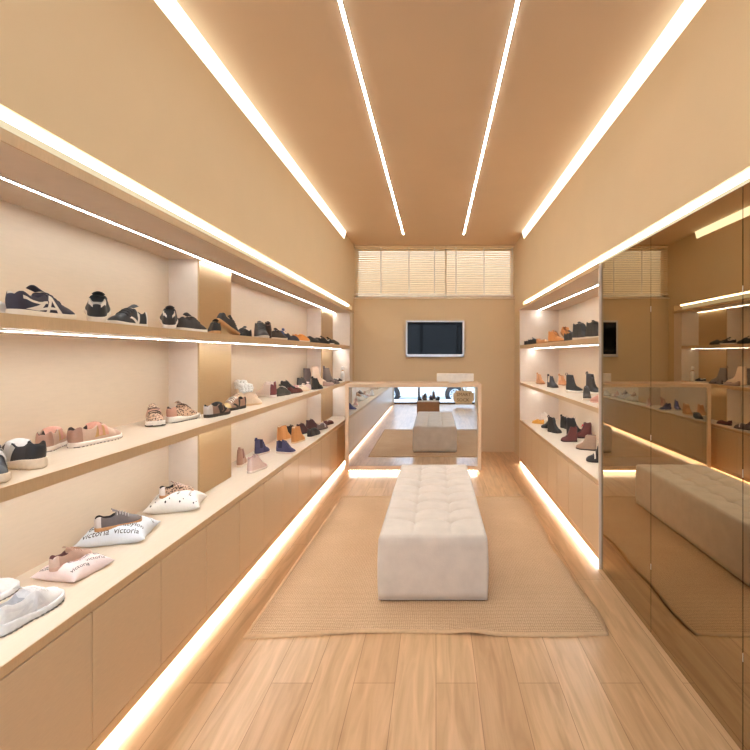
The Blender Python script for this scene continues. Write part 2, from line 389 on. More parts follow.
# ------------------------------------------------------------------ bronze mirrored panels on the right
struct('trim_2', M['dark'], (FR+.022, BR+.02, -.46, RY0-.001, .0, ZF-.002))
ml = ['bronze mirrored panel next to the boot niche', 'bronze mirrored panel second from the boot niche, reflecting the ottoman end', 'bronze mirrored panel third from the boot niche at the right photo edge',
      'bronze mirrored panel fourth from the boot niche, nearest outside the frame', 'bronze mirrored panel furthest from the boot niche']
for i in range(5):
    y1 = RY0-.001-i*.70; y0 = y1-.70
    t = thing('mirror_panel', ml[i], 'mirror', (FR+.01, (y0+y1)/2, .004), group='bronze mirrored panels on the right wall')
    box('mirror_glass', M['bronze'], (FR+.002, FR+.012, y0+.0022, y1-.0022, .004, ZF-.004), t)
    box('backing_board', M['dark'], (FR+.0125, FR+.021, y0+.004, y1-.004, .004, ZF-.004), t)
    for z in (.35, 1.05, 1.75):
        box('clip', M['alu'], (FR+.0005, FR+.0125, y0-.0016, y0+.0016, z, z+.03), t)

# ------------------------------------------------------------------ mirrored counter
CX0, CX1, CY, CYB = -1.153, .575, 5.45, 5.93
t = thing('sales_counter', 'mirror-fronted counter with pale wood frame at the back of the shop', 'counter', ((CX0+CX1)/2, CY, 0))
fw = .045
box('top_board', M['frame'], (CX0, CX1, CY, CYB, 1.10, 1.14), t, bev=.002)
box('side_board', M['frame'], (CX0, CX0+fw, CY, CYB, .045, 1.0995), t, bev=.002)
box('side_board', M['frame'], (CX1-fw, CX1, CY, CYB, .045, 1.0995), t, bev=.002)
box('bottom_board', M['frame'], (CX0+fw, CX1-fw, CY, CYB, .045, .095), t, bev=.002)
box('mirror_front', M['mirror'], (CX0+fw+.004, CX1-fw-.004, CY+.012, CY+.018, .099, 1.096), t)
box('back_board', M['lam'], (CX0+fw+.001, CX1-fw-.001, CY+.02, CY+.04, .0955, 1.0995), t)
box('plinth', M['plinth'], (CX0+.05, CX1-.05, CY+.07, CYB-.05, .0005, .0445), t)
p = box('light_channel', M['alu'], (CX0+.04, CX1-.04, CY+.02, CY+.06, .0385, .0445), t)
box('led_strip', M['ledk'], (CX0+.045, CX1-.045, CY+.024, CY+.056, .032, .038), p)
# white upright panel-like box on the counter
t = thing('monitor', 'plain white back of a screen standing on the counter', 'monitor', (.255, 5.72, 1.14))
box('housing', M['white'], (.01, .50, 5.70, 5.735, 1.155, 1.262), t, bev=.006)
box('stand', M['white'], (.17, .34, 5.68, 5.78, 1.1405, 1.154), t, bev=.004)
bm = bmesh.new(); bx(bm, .035, .475, 5.7355, 5.737, 1.165, 1.252); obj('display', bm, M['screen'], t)

# ------------------------------------------------------------------ wall television
t = thing('wall_television', 'flat television with silver bezel on the back wall', 'television', (-.016, YB, 1.47))
x0, x1, z0, z1 = -.465, .434, 1.475, 2.035
bm = bmesh.new(); b_ = .026
bx(bm, x0, x1, YB-.06, YB-.03, z0, z0+.042, bev=.004); bx(bm, x0, x1, YB-.06, YB-.03, z1-b_, z1, bev=.004)
bx(bm, x0, x0+b_, YB-.06, YB-.03, z0, z1, bev=.004); bx(bm, x1-b_, x1, YB-.06, YB-.03, z0, z1, bev=.004)
obj('bezel', bm, M['silver'], t)
box('screen', M['screen'], (x0+b_-.003, x1-b_+.003, YB-.054, YB-.046, z0+.039, z1-b_+.003), t)
box('back_housing', M['dark'], (x0+.012, x1-.012, YB-.045, YB-.025, z0+.012, z1-.012), t)
box('wall_bracket', M['dark'], (-.2, .17, YB-.0245, YB-.0005, 1.62, 1.88), t)

# ------------------------------------------------------------------ venetian blinds
def blind(x0, x1, zb, cords, label):
    t = thing('venetian_blind', label, 'blind', ((x0+x1)/2, YB+.018, WZ0), group='venetian blinds of the back window')
    ZB = WZ0+zb
    n = 21
    bm = bmesh.new(); step = (WZ1-.014-ZB-.03)/n
    for k in range(n):
        z = ZB+.03+step*(k+.5); a = R(47)
        w = .0225; P = []
        for q in (-1, -.35, .35, 1):
            yy = q*w*math.cos(a); zz = q*w*math.sin(a)-.003*(1-q*q)
            P.append([Vector((x0, YB+.018-yy, z-zz)), Vector((x1, YB+.018-yy, z-zz))])
        grid(bm, P)
    s = obj('slats', bm, M['blind'], t, smooth=True)
    box('head_rail', M['blind'], (x0, x1, YB-.008, YB+.042, WZ1-.014, WZ1-.001), t, bev=.002)
    box('bottom_rail', mat('blind_rail_white', (246, 236, 222), .3), (x0, x1, YB-.006, YB+.04, ZB+.004, ZB+.024), t, bev=.004)
    for cx in cords:
        bm = bmesh.new()
        for k in range(n):
            z = ZB+.03+step*k
            bx(bm, cx-.009, cx+.009, YB-.008, YB-.006, z+.004, z+step-.004)  # white dashes stand for daylight showing through the cord holes
        bx(bm, cx-.002, cx+.002, YB-.0075, YB-.0065, ZB+.02, WZ1-.012)
        obj('cord_and_daylight_dots', bm, M['cord'], t)
blind(XL+.004, .148, .03, [(381-436)/64.5, (409-436)/64.5, (434.5-436)/64.5], 'cream venetian blind over the left part of the high back window')
blind(.160, XR-.004, .012, [(456-436)/64.5, (484-436)/64.5, (512-436)/64.5], 'cream venetian blind over the right part of the high back window')

# ------------------------------------------------------------------ rug
rx0, rx1, ry0, ry1 = -1.03, .935, 2.33, 4.57
def rug_xy(u, v):
    x = rx0+(rx1-rx0)*u; y = ry0+(ry1-ry0)*v
    k = max(0, (u-.85)/.15)
    x += k*k*(.016*math.sin(v*9+.6)+.010*math.sin(v*23)) + .035*v*k - .012*k
    x += (1-u)*v*.03
    e = max(0, 1-v/.12)
    y += e*.02*(math.sin(u*7-1.2)) - .02*e*(1-u)
    return x, y
def rug_z(u, v):
    z = .009
    e = max(0, 1-v/.08); z += .016*e*e*math.exp(-((u-.62)/.05)**2) + .006*e*e*math.exp(-((u-.3)/.08)**2)
    k = max(0, 1-(1-u)/.08); z += k*k*.004*max(0, math.sin(v*15))
    return z
t = thing('sisal_rug', 'natural sisal rug with taped border under the long ottoman', 'rug', (-.03, 3.45, 0))
bm = bmesh.new(); NU, NV = 90, 90; P = []; bw = .022
us = [bw/2+(1-bw)*i/NU for i in range(NU+1)]; vs = [bw/2+(1-bw)*j/NV for j in range(NV+1)]
top = [[Vector((*rug_xy(u, v), rug_z(u, v))) for u in us] for v in vs]
grid(bm, top)
def skirt(bm, loop):
    a = [bm.verts.new(p) for p in loop]; b = [bm.verts.new((p[0], p[1], .0008)) for p in loop]
    for i in range(len(loop)):
        j = (i+1) % len(loop); bm.faces.new((a[i], a[j], b[j], b[i]))
obj('weave', bm, M['rug'], t, smooth=True)
bm = bmesh.new()
def border_pts(off):
    L_ = []
    n = 80
    lo, hi = off, 1-off
    for i in range(n): L_.append((lo+(hi-lo)*i/n, lo))
    for i in range(n): L_.append((hi, lo+(hi-lo)*i/n))
    for i in range(n): L_.append((hi-(hi-lo)*i/n, hi))
    for i in range(n): L_.append((lo, hi-(hi-lo)*i/n))
    return L_
A = [Vector((*rug_xy(u, v), rug_z(u, v)+.002)) for u, v in border_pts(bw/2-.001)]
B = [Vector((*rug_xy(u, v), rug_z(u, v)+.001)) for u, v in border_pts(0)]
C_ = [Vector((*rug_xy(u, v), max(.0008, rug_z(u, v)-.0085))) for u, v in border_pts(0)]
grid(bm, [A, B, C_], closed_u=True)
obj('binding', bm, M['binding'], t, smooth=True)

# ------------------------------------------------------------------ tufted ottoman
ox0, ox1, oy0, oy1, oz0, oz1 = -.351, .314, 2.622, 4.34, .020, .41
t = thing('tufted_ottoman', 'long beige suede ottoman with a button-tufted top on the rug', 'ottoman', ((ox0+ox1)/2, (oy0+oy1)/2, .0095))
bx_ = [-.140, .098]; by_ = [2.90+.189*i for i in range(8)]
def tuft(x, y):
    z = 0.0
    e = min(x-ox0, ox1-x, y-oy0, oy1-y); q = min(1, max(0, e/.10))
    # pillowy cells between the button grid, falling at seams
    gx = [ox0-.0]+bx_+[ox1]; gy = [oy0]+by_+[oy1]
    d = 9
    for b in bx_:
        for c in by_:
            rr = math.hypot(x-b, y-c); z -= .026*math.exp(-(rr/.026)**2) + .018*math.exp(-(rr/.075)**2)
    sx = min(abs(y-c) for c in by_); z -= .012*math.exp(-(sx/.011)**2)*q*(1 if oy0+.12 < y < oy1-.05 else .6)
    sy = min(abs(x-b) for b in bx_); z -= .010*math.exp(-(sy/.011)**2)*q
    return z + .006*q
bm = bmesh.new(); NX, NY = 72, 176; rad = .022
def soft(i, n, a, b):  # finer near ends
    return a+(b-a)*i/n
rows = []
for j in range(NY+1):
    row = []
    for i in range(NX+1):
        x = soft(i, NX, ox0, ox1); y = soft(j, NY, oy0, oy1)
        e = min(x-ox0, ox1-x, y-oy0, oy1-y)
        drop = 0
        if e < rad: drop = rad-math.sqrt(max(0, rad*rad-(rad-e)**2))
        row.append(Vector((x, y, oz1-drop*.8+tuft(x, y))))
    rows.append(row)
V = grid(bm, rows)
# side walls with slight bulge
loop = [V[0][i] for i in range(NX)]+[V[j][NX] for j in range(NY)]+[V[NY][i] for i in range(NX, 0, -1)]+[V[j][0] for j in range(NY, 0, -1)]
prev = loop; cx, cy = (ox0+ox1)/2, (oy0+oy1)/2
base = [v.co.copy() for v in loop]
for k in range(1, 9):
    f = k/8; ring = []
    for p in base:
        bul = .006*math.sin(PI*f)
        nx = p.x+(bul if abs(p.x-ox1) < 1e-4 else -bul if abs(p.x-ox0) < 1e-4 else 0)
        ny = p.y+(bul if abs(p.y-oy1) < 1e-4 else -bul if abs(p.y-oy0) < 1e-4 else 0)
        ring.append(bm.verts.new((nx, ny, p.z+(oz0-p.z)*f)))
    for i in range(len(ring)):
        j = (i+1) % len(ring); bm.faces.new((prev[i], prev[j], ring[j], ring[i]))
    prev = ring
bm.faces.new(prev)
ot = obj('upholstery', bm, M['suede'], t, smooth=True)
box('base_plate', M['dark'], (ox0+.012, ox1-.012, oy0+.012, oy1-.012, .0105, .0195), t)
for b in bx_:
    for c in by_:
        bm = bmesh.new(); z = oz1+tuft(b, c)
        lathe(bm, [(.011, 0), (.0115, .003), (.008, .006), (.002, .007)], 12, (b, c, z-.001))
        obj('tuft_button', bm, M['suede'], t, smooth=True)

# ------------------------------------------------------------------ shoes
def lin(tab, t):
    if t <= tab[0][0]: return tab[0][1]
    for (a, x), (b, y) in zip(tab, tab[1:]):
        if t <= b:
            k = (t-a)/(b-a); k = k*k*(3-2*k)*.5+k*.5
            return x+(y-x)*k
    return tab[-1][1]
OUT = [(0, 0), (.008, .26), (.03, .47), (.07, .62), (.14, .72), (.25, .75), (.4, .77), (.55, .88), (.70, .99), (.80, .98), (.88, .90), (.94, .75), (.975, .54), (.993, .30), (1, 0)]
ST = {
 'sneaker': dict(h=[(0, .24), (.04, .295), (.1, .30), (.2, .25), (.32, .24), (.42, .285), (.48, .30), (.55, .275), (.63, .235), (.72, .19), (.82, .155), (.92, .13), (.97, .105), (1, .085)], op=(.03, .42), dep=.15, sole=(.085, .075), w=.175),
 'chunky': dict(h=[(0, .28), (.04, .34), (.1, .345), (.2, .295), (.32, .285), (.42, .325), (.48, .34), (.55, .315), (.63, .27), (.72, .22), (.82, .185), (.92, .16), (.97, .135), (1, .115)], op=(.03, .42), dep=.15, sole=(.145, .105), w=.18, chunk=1),
 'hightop': dict(h=[(0, .42), (.03, .50), (.1, .51), (.2, .475), (.32, .485), (.40, .50), (.46, .46), (.53, .38), (.6, .30), (.68, .235), (.8, .18), (.92, .145), (.97, .115), (1, .09)], op=(.03, .38), dep=.28, sole=(.08, .07), w=.185),
 'chelsea': dict(h=[(0, .52), (.03, .60), (.1, .615), (.22, .585), (.34, .60), (.39, .59), (.44, .50), (.50, .38), (.58, .285), (.68, .23), (.8, .19), (.92, .15), (.97, .12), (1, .09)], op=(.03, .37), dep=.35, sole=(.085, .06), w=.175),
 'tall': dict(h=[(0, .72), (.03, .83), (.1, .84), (.25, .83), (.36, .83), (.40, .80), (.44, .62), (.50, .42), (.58, .30), (.68, .24), (.8, .195), (.92, .155), (.97, .12), (1, .10)], op=(.03, .38), dep=.5, sole=(.10, .08), w=.18),
 'lace': dict(h=[(0, .66), (.03, .77), (.1, .78), (.25, .75), (.38, .78), (.43, .74), (.48, .57), (.54, .42), (.62, .31), (.7, .25), (.8, .21), (.92, .17), (.97, .13), (1, .10)], op=(.03, .40), dep=.42, sole=(.11, .085), w=.185),
 'fur': dict(h=[(0, .60), (.03, .70), (.1, .72), (.3, .72), (.40, .72), (.46, .66), (.5, .50), (.56, .37), (.64, .28), (.74, .235), (.84, .20), (.93, .16), (.97, .13), (1, .10)], op=(.03, .42), dep=.3, sole=(.085, .07), w=.215),
 'ugg': dict(h=[(0, .56), (.03, .64), (.1, .65), (.3, .645), (.46, .64), (.51, .58), (.56, .44), (.62, .33), (.69, .275), (.77, .235), (.84, .195), (.93, .165), (.97, .13), (1, .09)], op=(.03, .48), dep=.3, sole=(.07, .06), w=.205),
 'flat': dict(h=[(0, .22), (.04, .27), (.12, .24), (.25, .175), (.4, .15), (.55, .15), (.62, .17), (.7, .175), (.8, .16), (.92, .125), (.97, .10), (1, .07)], op=(.03, .60), dep=.08, sole=(.06, .045), w=.165),
 'moc': dict(h=[(0, .24), (.04, .29), (.12, .27), (.25, .225), (.38, .215), (.44, .28), (.5, .285), (.6, .255), (.7, .215), (.82, .175), (.92, .14), (.97, .11), (1, .08)], op=(.03, .43), dep=.13, sole=(.07, .05), w=.18),
}
PAL = {  # upper, sole, lining and optional parts
 'white': dict(u=(236, 230, 222), s=(240, 236, 228), l=(210, 200, 190), la=(245, 242, 236)),
 'navy_x': dict(u=(44, 42, 60), s=(238, 226, 208), l=(228, 222, 214), la=(40, 38, 54), stripe='x', sc=(240, 230, 216)),
 'black_w': dict(u=(36, 36, 40), s=(236, 226, 212), l=(200, 196, 190), la=(30, 30, 32), col=(235, 230, 222)),
 'black_v': dict(u=(36, 38, 44), s=(240, 234, 226), l=(60, 60, 64), la=(30, 30, 34), stripe='v', sc=(235, 230, 224), heel=(240, 236, 228)),
 'char_w': dict(u=(58, 56, 58), s=(238, 230, 220), l=(66, 62, 62), la=(40, 38, 40), col=(238, 232, 224)),
 'char': dict(u=(60, 56, 58), s=(242, 236, 228), l=(48, 44, 46), la=(44, 42, 44)),
 'gum': dict(u=(44, 40, 40), s=(196, 150, 100), l=(150, 140, 132), la=(36, 34, 34)),
 'blackall': dict(u=(36, 33, 34), s=(30, 28, 28), l=(48, 42, 40), la=(50, 48, 48)),
 'char2': dict(u=(54, 48, 44), s=(40, 34, 32), l=(60, 52, 48)),
 'oliveg': dict(u=(62, 58, 48), s=(36, 32, 30), l=(56, 50, 46)),
 'grey': dict(u=(78, 74, 74), s=(214, 206, 196), l=(60, 56, 56), la=(56, 54, 54)),
 'brown': dict(u=(66, 48, 42), s=(58, 44, 38), l=(190, 140, 124), la=(50, 38, 34)),
 'brownw': dict(u=(54, 42, 38), s=(222, 206, 184), l=(60, 46, 42), la=(46, 36, 34)),
 'bluebow': dict(u=(58, 70, 112), s=(50, 52, 74), l=(40, 44, 66)),
 'navyflat': dict(u=(36, 38, 58), s=(30, 30, 42), l=(60, 56, 60)),
 'orange': dict(u=(226, 150, 70), s=(236, 220, 196), l=(170, 110, 56), la=(240, 190, 120)),
 'bw': dict(u=(50, 50, 56), s=(238, 222, 202), l=(34, 34, 36), toe=(70, 74, 80), heel=(40, 40, 44), stripe='v', sc=(214, 208, 200)),
 'rose': dict(u=(206, 178, 160), s=(240, 228, 218), l=(60, 46, 42), toe=(198, 166, 150), heel=(172, 136, 122), stripe='panel', sc=(206, 164, 112), out=(120, 110, 108)),
 'leop': dict(u='leop', s=(240, 234, 226), l=(44, 34, 32), toe='leop', heel=(196, 148, 128), la=(60, 48, 44), out=(40, 34, 34)),
 'bronze': dict(u=(140, 112, 96), s=(58, 46, 40), l=(36, 32, 32), heel=(206, 196, 190), stripe='v', sc=(34, 30, 30), toe=(90, 72, 62)),
 'taupe': dict(u=(160, 128, 110), s=(60, 50, 46), l=(40, 34, 32), heel=(40, 34, 34), stripe='v', sc=(40, 36, 34), toe=(196, 166, 116), la=(240, 236, 230)),
 'cream': dict(u=(236, 212, 188), s=(222, 190, 152), l=(244, 240, 234)),
 'marw': dict(u=(230, 216, 208), s=(236, 226, 216), l=(110, 40, 50), heel=(110, 50, 54), col=(240, 226, 222)),
 'dgreen': dict(u=(54, 56, 52), s=(70, 66, 60), l=(44, 42, 40), la=(206, 200, 196)),
 'maroon': dict(u=(92, 42, 42), s=(58, 30, 30), l=(70, 40, 40), la=(70, 34, 36), out=(50, 30, 30)),
 'creamlow': dict(u=(240, 222, 200), s=(222, 192, 158), l=(226, 206, 186)),
 'greyb': dict(u=(128, 114, 112), s=(120, 104, 100), l=(90, 80, 78)),
 'greyb2': dict(u=(120, 108, 104), s=(206, 186, 166), l=(90, 80, 78)),
 'pinkw': dict(u=(242, 218, 208), s=(240, 226, 214), l=(230, 204, 196)),
 'beige': dict(u=(236, 210, 188), s=(226, 200, 176), l=(206, 180, 160)),
 'pinkgrey': dict(u=(176, 146, 134), s=(150, 120, 110), l=(140, 112, 104)),
 'greymix': dict(u=(100, 84, 82), s=(70, 58, 56), l=(120, 104, 100)),
 'allwhite': dict(u=(246, 246, 248), s=(246, 246, 248), l=(206, 206, 212), la=(250, 250, 252), stripe='x', sc=(236, 236, 240), toe=(246, 246, 248), out=(120, 116, 112)),
 'rosegold': dict(u=(190, 150, 130), s=(236, 222, 206), l=(120, 86, 74), gore=(150, 104, 88)),
 'pink': dict(u=(222, 196, 186), s=(240, 226, 216), l=(190, 150, 144), la=(196, 150, 146), toe=(220, 178, 170)),
 'navyb': dict(u=(66, 62, 96), s=(222, 204, 190), l=(44, 42, 62), gore=(44, 42, 66), la=(50, 48, 74)),
 'tan': dict(u=(206, 146, 88), s=(226, 196, 156), l=(240, 220, 190), heel=(196, 136, 80)),
 'marblk': dict(u=(76, 44, 46), s=(40, 32, 32), l=(60, 40, 42), la=(120, 80, 80), toe=(44, 36, 38)),
 'tanflat': dict(u=(196, 146, 100), s=(160, 112, 74), l=(216, 176, 136)),
 'navydark': dict(u=(40, 42, 56), s=(32, 30, 36), l=(50, 48, 56), la=(60, 60, 70)),
 'tan2': dict(u=(214, 146, 82), s=(140, 96, 60), l=(150, 100, 60), la=(120, 80, 50)),
 'blackw2': dict(u=(50, 46, 44), s=(232, 218, 200), l=(44, 40, 40), la=(60, 56, 54)),
 'blackw3': dict(u=(44, 40, 42), s=(34, 30, 32), l=(50, 46, 46), la=(90, 86, 84)),
 'yellow': dict(u=(226, 166, 70), s=(206, 150, 70), l=(190, 140, 64)),
 'tan3': dict(u=(206, 148, 106), s=(160, 108, 72), l=(150, 104, 76), gore=(228, 176, 130)),
 'blackgore': dict(u=(44, 44, 50), s=(60, 54, 50), l=(50, 48, 50), gore=(226, 214, 200)),
 'blackws': dict(u=(46, 44, 46), s=(242, 236, 228), l=(36, 34, 36)),
 'pinktoe': dict(u=(196, 144, 132), s=(226, 190, 176), l=(180, 110, 104)),
 'whiteb': dict(u=(240, 230, 218), s=(232, 216, 196), l=(220, 206, 190), la=(240, 234, 226)),
 'taupeb': dict(u=(164, 136, 118), s=(66, 56, 50), l=(110, 90, 80)),
 'pewter': dict(u=(112, 104, 104), s=(194, 144, 98), l=(40, 36, 36), la=(206, 200, 200), heel=(220, 212, 208)),
 'leopg': dict(u='leop', s=(196, 146, 102), l=(36, 34, 34), la=(236, 214, 204), heel=(236, 226, 220)),
 'rosem': dict(u=(206, 172, 154), s=(222, 186, 170), l=(120, 80, 80), la=(220, 178, 160), heel=(232, 206, 192)),
}
ACC = {'black': (40, 36, 36), 'silver': (204, 200, 198), 'rose': (216, 160, 142), 'rose2': (206, 158, 136), 'red': (190, 80, 60), 'maroon': (96, 40, 44), 'white': (236, 228, 220),
       'bow_blue': (78, 92, 138), 'bow_black': (44, 40, 42), 'bow_pink': (232, 178, 178), 'bow_cream': (242, 226, 206), 'bow_pinkw': (244, 226, 220), 'bow_red': (206, 60, 76)}
SHINY = {'rose', 'rosem', 'bronze', 'pewter', 'rosegold', 'rose2', 'taupe'}
def colm(c, rough=.55, metal=0.0):
    if c == 'leop': return M['leop']
    return mat('shoe_%d_%d_%d_%d' % (c[0], c[1], c[2], int(rough*100)+int(metal*1000)), c, rough, metal=metal, var=.04, scale=90)

def smooth01(x): x = max(0, min(1, x)); return x*x*(3-2*x)
class Last:
    """surface of one shoe in its own frame: heel at -L/2, toe at +L/2"""
    def __init__(s, st, L, foot):
        s.st, s.L, s.foot = dict(ST[st]), L, foot
        s.st['h'] = [(a, b*1.2) for a, b in ST[st]['h']]; s.st['w'] = ST[st]['w']*1.12; s.st['sole'] = tuple(a*1.1 for a in ST[st]['sole']); s.st['dep'] = ST[st]['dep']*1.2
    def W(s, t): return s.st['w']*s.L*lin(OUT, t)
    def yc(s, t): return s.foot*s.L*.018*math.sin(PI*min(1, t*1.05))*(1 if t > .45 else .3)
    def spring(s, t): return s.L*.03*max(0, (t-.72)/.28)**2
    def st_top(s, t):
        a, b = s.st['sole']; return s.L*(a+(b-a)*smooth01(t/.6))+s.spring(t)
    def open(s, t):
        a, b = s.st['op']
        return smooth01((t-a+.012)/.024)*(1-smooth01((t-b+.02)/.04))
    def P(s, t, q, off=0):
        """q in [-1,1]: |q|>.5 side wall, |q|<.5 top"""
        L = s.L; W = s.W(t)*.95; h = s.st['h']; H = L*lin(h, t); z0 = s.st_top(t)-.004*L/.25
        H = max(H, z0+.006)
        o = s.open(t)
        tall = smooth01((H/L-.42)/.2)
        rimf = (.78-.10*tall)*(1-.15*smooth01((t-.45)/.3))*(1-0*tall)
        if t < .12: rimf += .18*(1-t/.12)
        a = abs(q); sg = 1 if q >= 0 else -1
        if a >= .5:
            k = (1-a)/.5
            y = W*(1+(rimf-1)*k**1.6+.06*math.sin(PI*k)*(1-tall*.5)); z = z0+(H-z0)*k
        else:
            p = a/.5
            crown = L*(.012+.03*smooth01((t-.4)/.15))*(1-smooth01((t-.85)/.15)*.4)
            yc_ = W*rimf*p; zc = H+crown*(1-p**2.2)
            yo = W*rimf*(p if p > .9 else p*.97); zo = H-min(s.st['dep']*L, H-z0)*smooth01((1-p)*2.2) + (.004 if .8 < p < .97 else 0)
            y = yc_*(1-o)+yo*o; z = zc*(1-o)+zo*o
        x = (t-.5)*L
        # lean of the heel counter and shaft
        zz = z-z0
        x += .02*L*smooth01((.2-t)/.2)*math.sin(min(1, zz/(.3*L))*PI)*-1
        if off:
            e = 1e-3
            t1, t2 = max(0, t-e*8), min(1, t+e*8)
            d1 = s.P(t2, q)-s.P(t1, q); d2 = s.P(t, min(1, q+.01))-s.P(t, max(-1, q-.01))
            n = d2.cross(d1)
            n = n.normalized() if n.length > 0 else Vector((0, 0, 1))
            c = Vector((0, 0, .1*L))
            pt = Vector((x, y*sg+s.yc(t), z))
            if n.dot(pt-Vector((x, s.yc(t), z0))) < 0: n = -n
            return pt+n*off
        return Vector((x, y*sg+s.yc(t), z))
def tvals(n):
    return [(.5-.5*math.cos(PI*i/n))*.55+(i/n)*.45 for i in range(n+1)]
TV = tvals(34)
QV = [-1, -.9, -.8, -.7, -.6, -.52, -.5, -.46, -.42, -.34, -.25, -.12, 0, .12, .25, .34, .42, .46, .5, .52, .6, .7, .8, .9, 1]

def make_shoe(name, label, cat, loc, yaw, L, style, pal, group, foot=1, strap=None, bow=None, rx=0, ry=0, lift=0, up=0, shiny=None):
    pl = PAL[pal]; S = Last(style, L, foot); st = S.st
    t = thing(name, label, cat, (loc[0], loc[1], loc[2]+lift), (0, 0, 0), group)
    t.rotation_euler = (Matrix.Rotation(R(yaw), 4, 'Z')@Matrix.Rotation(R(ry), 4, 'Y')@Matrix.Rotation(R(rx), 4, 'X')).to_euler()
    sh = pal in SHINY
    um = colm(pl['u'], .38 if sh else .6, .35 if sh else 0)
    # face classification
    regs = {'upper': bmesh.new()}
    caches = {}
    def vert(reg, i, k):
        key = (reg, i, k)
        if key not in caches:
            caches[key] = regs[reg].verts.new(S.P(TV[i], QV[k]))
        return caches[key]
    op = st['op']; tallst = style in ('chelsea', 'tall', 'lace', 'fur', 'ugg', 'hightop')
    for i in range(len(TV)-1):
        tm = (TV[i]+TV[i+1])/2
        for k in range(len(QV)-1):
            qm = (QV[k]+QV[k+1])/2; kk = (1-abs(qm))/.5
            reg = 'upper'
            if op[0]-.01 < tm < op[1]-.005 and abs(qm) < .45: reg = 'lining'
            elif 'col' in pl and op[0]-.02 < tm < op[1]+.02 and abs(qm) < .62: reg = 'collar'
            elif 'gore' in pl and abs(qm) >= .5 and .16 < tm < .36 and kk > .30: reg = 'gore'
            elif 'toe' in pl and tm > .80: reg = 'toe_cap'
            elif 'heel' in pl and tm < .13 and (abs(qm) >= .5 or True): reg = 'heel_tab'
            if reg not in regs: regs[reg] = bmesh.new()
            try: regs[reg].faces.new((vert(reg, i, k), vert(reg, i+1, k), vert(reg, i+1, k+1), vert(reg, i, k+1)))
            except ValueError: pass
    cm = {'upper': um, 'lining': colm(pl['l'], .85), 'collar': colm(pl.get('col', (0, 0, 0)), .7), 'gore': colm(pl.get('gore', (0, 0, 0)), .8),
          'toe_cap': colm(pl.get('toe', (0, 0, 0)), .4 if sh else .55, .3 if sh else 0), 'heel_tab': colm(pl.get('heel', (0, 0, 0)), .35 if sh else .55, .3 if sh else 0)}
    for reg, bm in regs.items():
        bmesh.ops.remove_doubles(bm, verts=bm.verts, dist=1e-5)
        if bm.faces: obj(reg, bm, cm[reg], t, smooth=True, world=False)
        else: bm.free()
    # sole
    bm = bmesh.new(); P = []
    ch = st.get('chunk', 0)
    for tt in TV:
        w = S.W(tt)*(1.10 if ch else 1.03); x = (tt-.5)*L*(1.035 if ch else 1.02); zt = S.st_top(tt); zb = S.spring(tt)+(.0 if not ch else .004*math.sin(tt*38)**2); y0 = S.yc(tt)
        if ch: zt += .010*L*math.sin(tt*9)
        a = .90 if ch else .95
        row = [(x, y0-w*a, zb), (x, y0-w, zb+.25*(zt-zb)), (x, y0-w*(.97 if ch else 1), zb+.6*(zt-zb)), (x, y0-w*.985, zb+.93*(zt-zb)), (x, y0-w*.93, zt)]
        row += [(p[0], 2*y0-p[1], p[2]) for p in row[::-1]]
        P.append([Vector(p) for p in row])
    grid(bm, P, closed_u=True)
    bmesh.ops.remove_doubles(bm, verts=bm.verts, dist=1e-5)
    so = obj('sole', bm, colm(pl['s'], .6), t, smooth=True, world=False)
    if 'out' in pl:
        bm = bmesh.new(); P = []
        for j in range(57):
            tt = .02+.96*j/56; w = S.W(tt)*(1.10 if ch else 1.03)*(1.0 if (j//2) % 2 else .93); y0 = S.yc(tt); zb = S.spring(tt); x = (tt-.5)*L*1.035
            P.append([Vector((x, y0-w, zb-.0004)), Vector((x, y0-w, zb+.016*L)), Vector((x, y0+w, zb+.016*L)), Vector((x, y0+w, zb-.0004))])
        V = grid(bm, P, closed_u=True); bm.faces.new(V[0]); bm.faces.new(V[-1])
        obj('outsole', bm, colm(pl['out'], .7), so, world=False)
    # side stripes
    def patch(bm, c, off=.0016, sides=(-1, 1)):
        (a0, b0), (a1, b1), (a2, b2), (a3, b3) = c
        for sg in sides:
            G = []
            for i in range(9):
                u = i/8; row = []
                for j in range(4):
                    v = j/3
                    tt = (a0*(1-u)+a1*u)*(1-v)+(a3*(1-u)+a2*u)*v; kk = (b0*(1-u)+b1*u)*(1-v)+(b3*(1-u)+b2*u)*v
                    row.append(S.P(tt, sg*(1-.5*kk), off))
                G.append(row)
            grid(bm, G)
    sp = pl.get('stripe')
    for sd in (-1, 1) if sp else ():
        bm = bmesh.new(); k = (sd,)
        if sp == 'x':
            patch(bm, [(.40, .0), (.48, .95), (.53, .95), (.46, .0)], .0016, k); patch(bm, [(.60, .0), (.48, .93), (.53, .93), (.67, .0)], .002, k)
            patch(bm, [(.08, .62), (.44, .52), (.44, .66), (.08, .80)], .0012, k); patch(bm, [(.10, .10), (.30, .10), (.42, .6), (.36, .6)], .0012, k)
            patch(bm, [(.28, .12), (.58, .25), (.58, .38), (.28, .28)], .0013, k)
        elif sp == 'v':
            patch(bm, [(.40, .0), (.34, .92), (.42, .95), (.50, .0)], .0016, k); patch(bm, [(.44, .02), (.66, .72), (.72, .68), (.54, .0)], .002, k)
        else:
            patch(bm, [(.34, .25), (.42, .98), (.60, .95), (.56, .25)], .0016, k)
        obj('side_stripe', bm, colm(pl['sc'], .4 if sp == 'panel' else .55, .5 if sp == 'panel' else 0), t, smooth=True, world=False)
